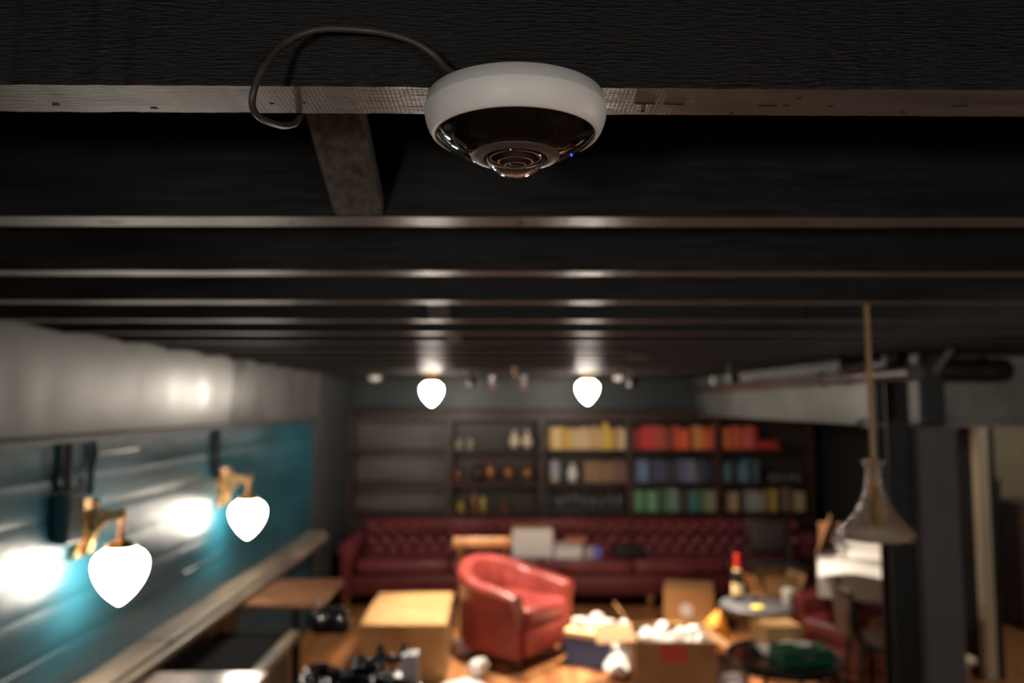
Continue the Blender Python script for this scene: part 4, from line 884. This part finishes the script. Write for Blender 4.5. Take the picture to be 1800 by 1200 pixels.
# ------------------------------------------------------------------ near round table with black equipment
nt = thing('pedestal_table', 'round black table at the bottom edge covered with equipment', 'table', (-0.60, 3.12, 0))
MB().lathe([(0,0.70),(0.27,0.70),(0.28,0.707),(0.28,0.722),(0.274,0.728),(0,0.728)], 48).build('table_top', M['blackgloss'], nt, smooth=30)
MB().lathe([(0,0),(0.2,0),(0.2,0.012),(0.035,0.035),(0.026,0.07),(0.026,0.67),(0.07,0.70),(0,0.70)], 24).build('pedestal', M['black'], nt, smooth=40)
ZT = 0.728
for i, (x, y, rr, lab) in enumerate(((-0.62,3.10,0.10,'largest coil of black cable on the round black table'),(-0.74,3.22,0.07,'coil of black cable at the left of the round table'),(-0.45,3.06,0.08,'coil of black cable at the right of the round table'))):
    pts = [((rr+0.01*math.sin(q*0.9))*math.cos(q*0.42), (rr+0.01*math.cos(q*0.7))*math.sin(q*0.42), 0.008+0.0009*q+0.006*math.sin(q*1.3)) for q in range(60)]
    tag(MB().tube(pts, 0.006, 8).build('cable_coil', M['blackgloss'], None, smooth=True, loc=(x, y, ZT)), lab, 'cable', 'cable coils on the round table')
for i, (x, y, lab, s) in enumerate(((-0.565,3.26,'black twin lens device on the round table',1.0),(-0.47,3.30,'black headset on a steel stand beside the twin lens device',1.2))):
    t = thing('photo_equipment' if i == 0 else 'headset_stand', lab, 'equipment', (x, y, ZT))
    if i == 0:
        MB().bbox(-0.065, 0.065, -0.03, 0.03, 0, 0.085, r=0.015, seg=3).build('body', M['black'], t, smooth=True)
        for sx in (-0.03, 0.03):
            MB().lathe([(0.026,0),(0.027,0.02),(0.024,0.035),(0.018,0.035),(0.016,0.028),(0,0.026)], 20, mtx=Matrix.Rotation(PI/2,4,'X'), o=(sx,-0.028,0.055)).build('lens', M['blackgloss'], t, smooth=40)
            MB().lathe([(0.02,0.0),(0.022,0.006),(0.016,0.012),(0,0.013)], 16, o=(sx,0,0.084)).build('dial', M['chrome'], t, smooth=40)
    else:
        MB().lathe([(0,0),(0.05,0),(0.05,0.008),(0.01,0.014),(0.009,0.09),(0,0.09)], 20).build('stand', M['steel'], t, smooth=40)
        MB().tube([(0.045*math.cos(a),0,0.100+0.035*math.sin(a)) for a in [PI*1.05+q*PI*0.9/10 for q in range(11)]], 0.014, 10).build('headband', M['black'], t, smooth=True)
        for sx in (-1, 1): MB().lathe([(0,-0.012),(0.026,-0.012),(0.03,0),(0.026,0.012),(0,0.012)], 20, mtx=Matrix.Rotation(PI/2,4,'Y'), o=(sx*0.05,0,0.105)).build('ear_cup', M['black'], t, smooth=40)
for i, (x, y, lab) in enumerate(((-0.76,3.30,'chrome cup at the far left of the round black table'),(-0.70,3.12,'chrome cup left of the largest cable coil'),(-0.50,3.17,'chrome cup right of the largest cable coil'))):
    lathe_thing('metal_cup', lab, 'cup', [(0,0),(0.022,0),(0.026,0.005),(0.03,0.05),(0.028,0.05),(0.022,0.006),(0,0.005)], M['chrome'], x, y, ZT, 'chrome cups on the round table', seg=18)
mb_ = thing('mauve_carton', 'pale mauve carton standing behind the black equipment', 'box', (-0.385, 3.24, ZT))
MB().bbox(-0.035, 0.03, -0.04, 0.04, 0, 0.10, r=0.003).build('box_body', M['plastic_bag'], mb_)
MB().bbox(-0.037, 0.032, -0.042, 0.042, 0.10, 0.115, r=0.003).build('lid', M['plastic_bag'], mb_)
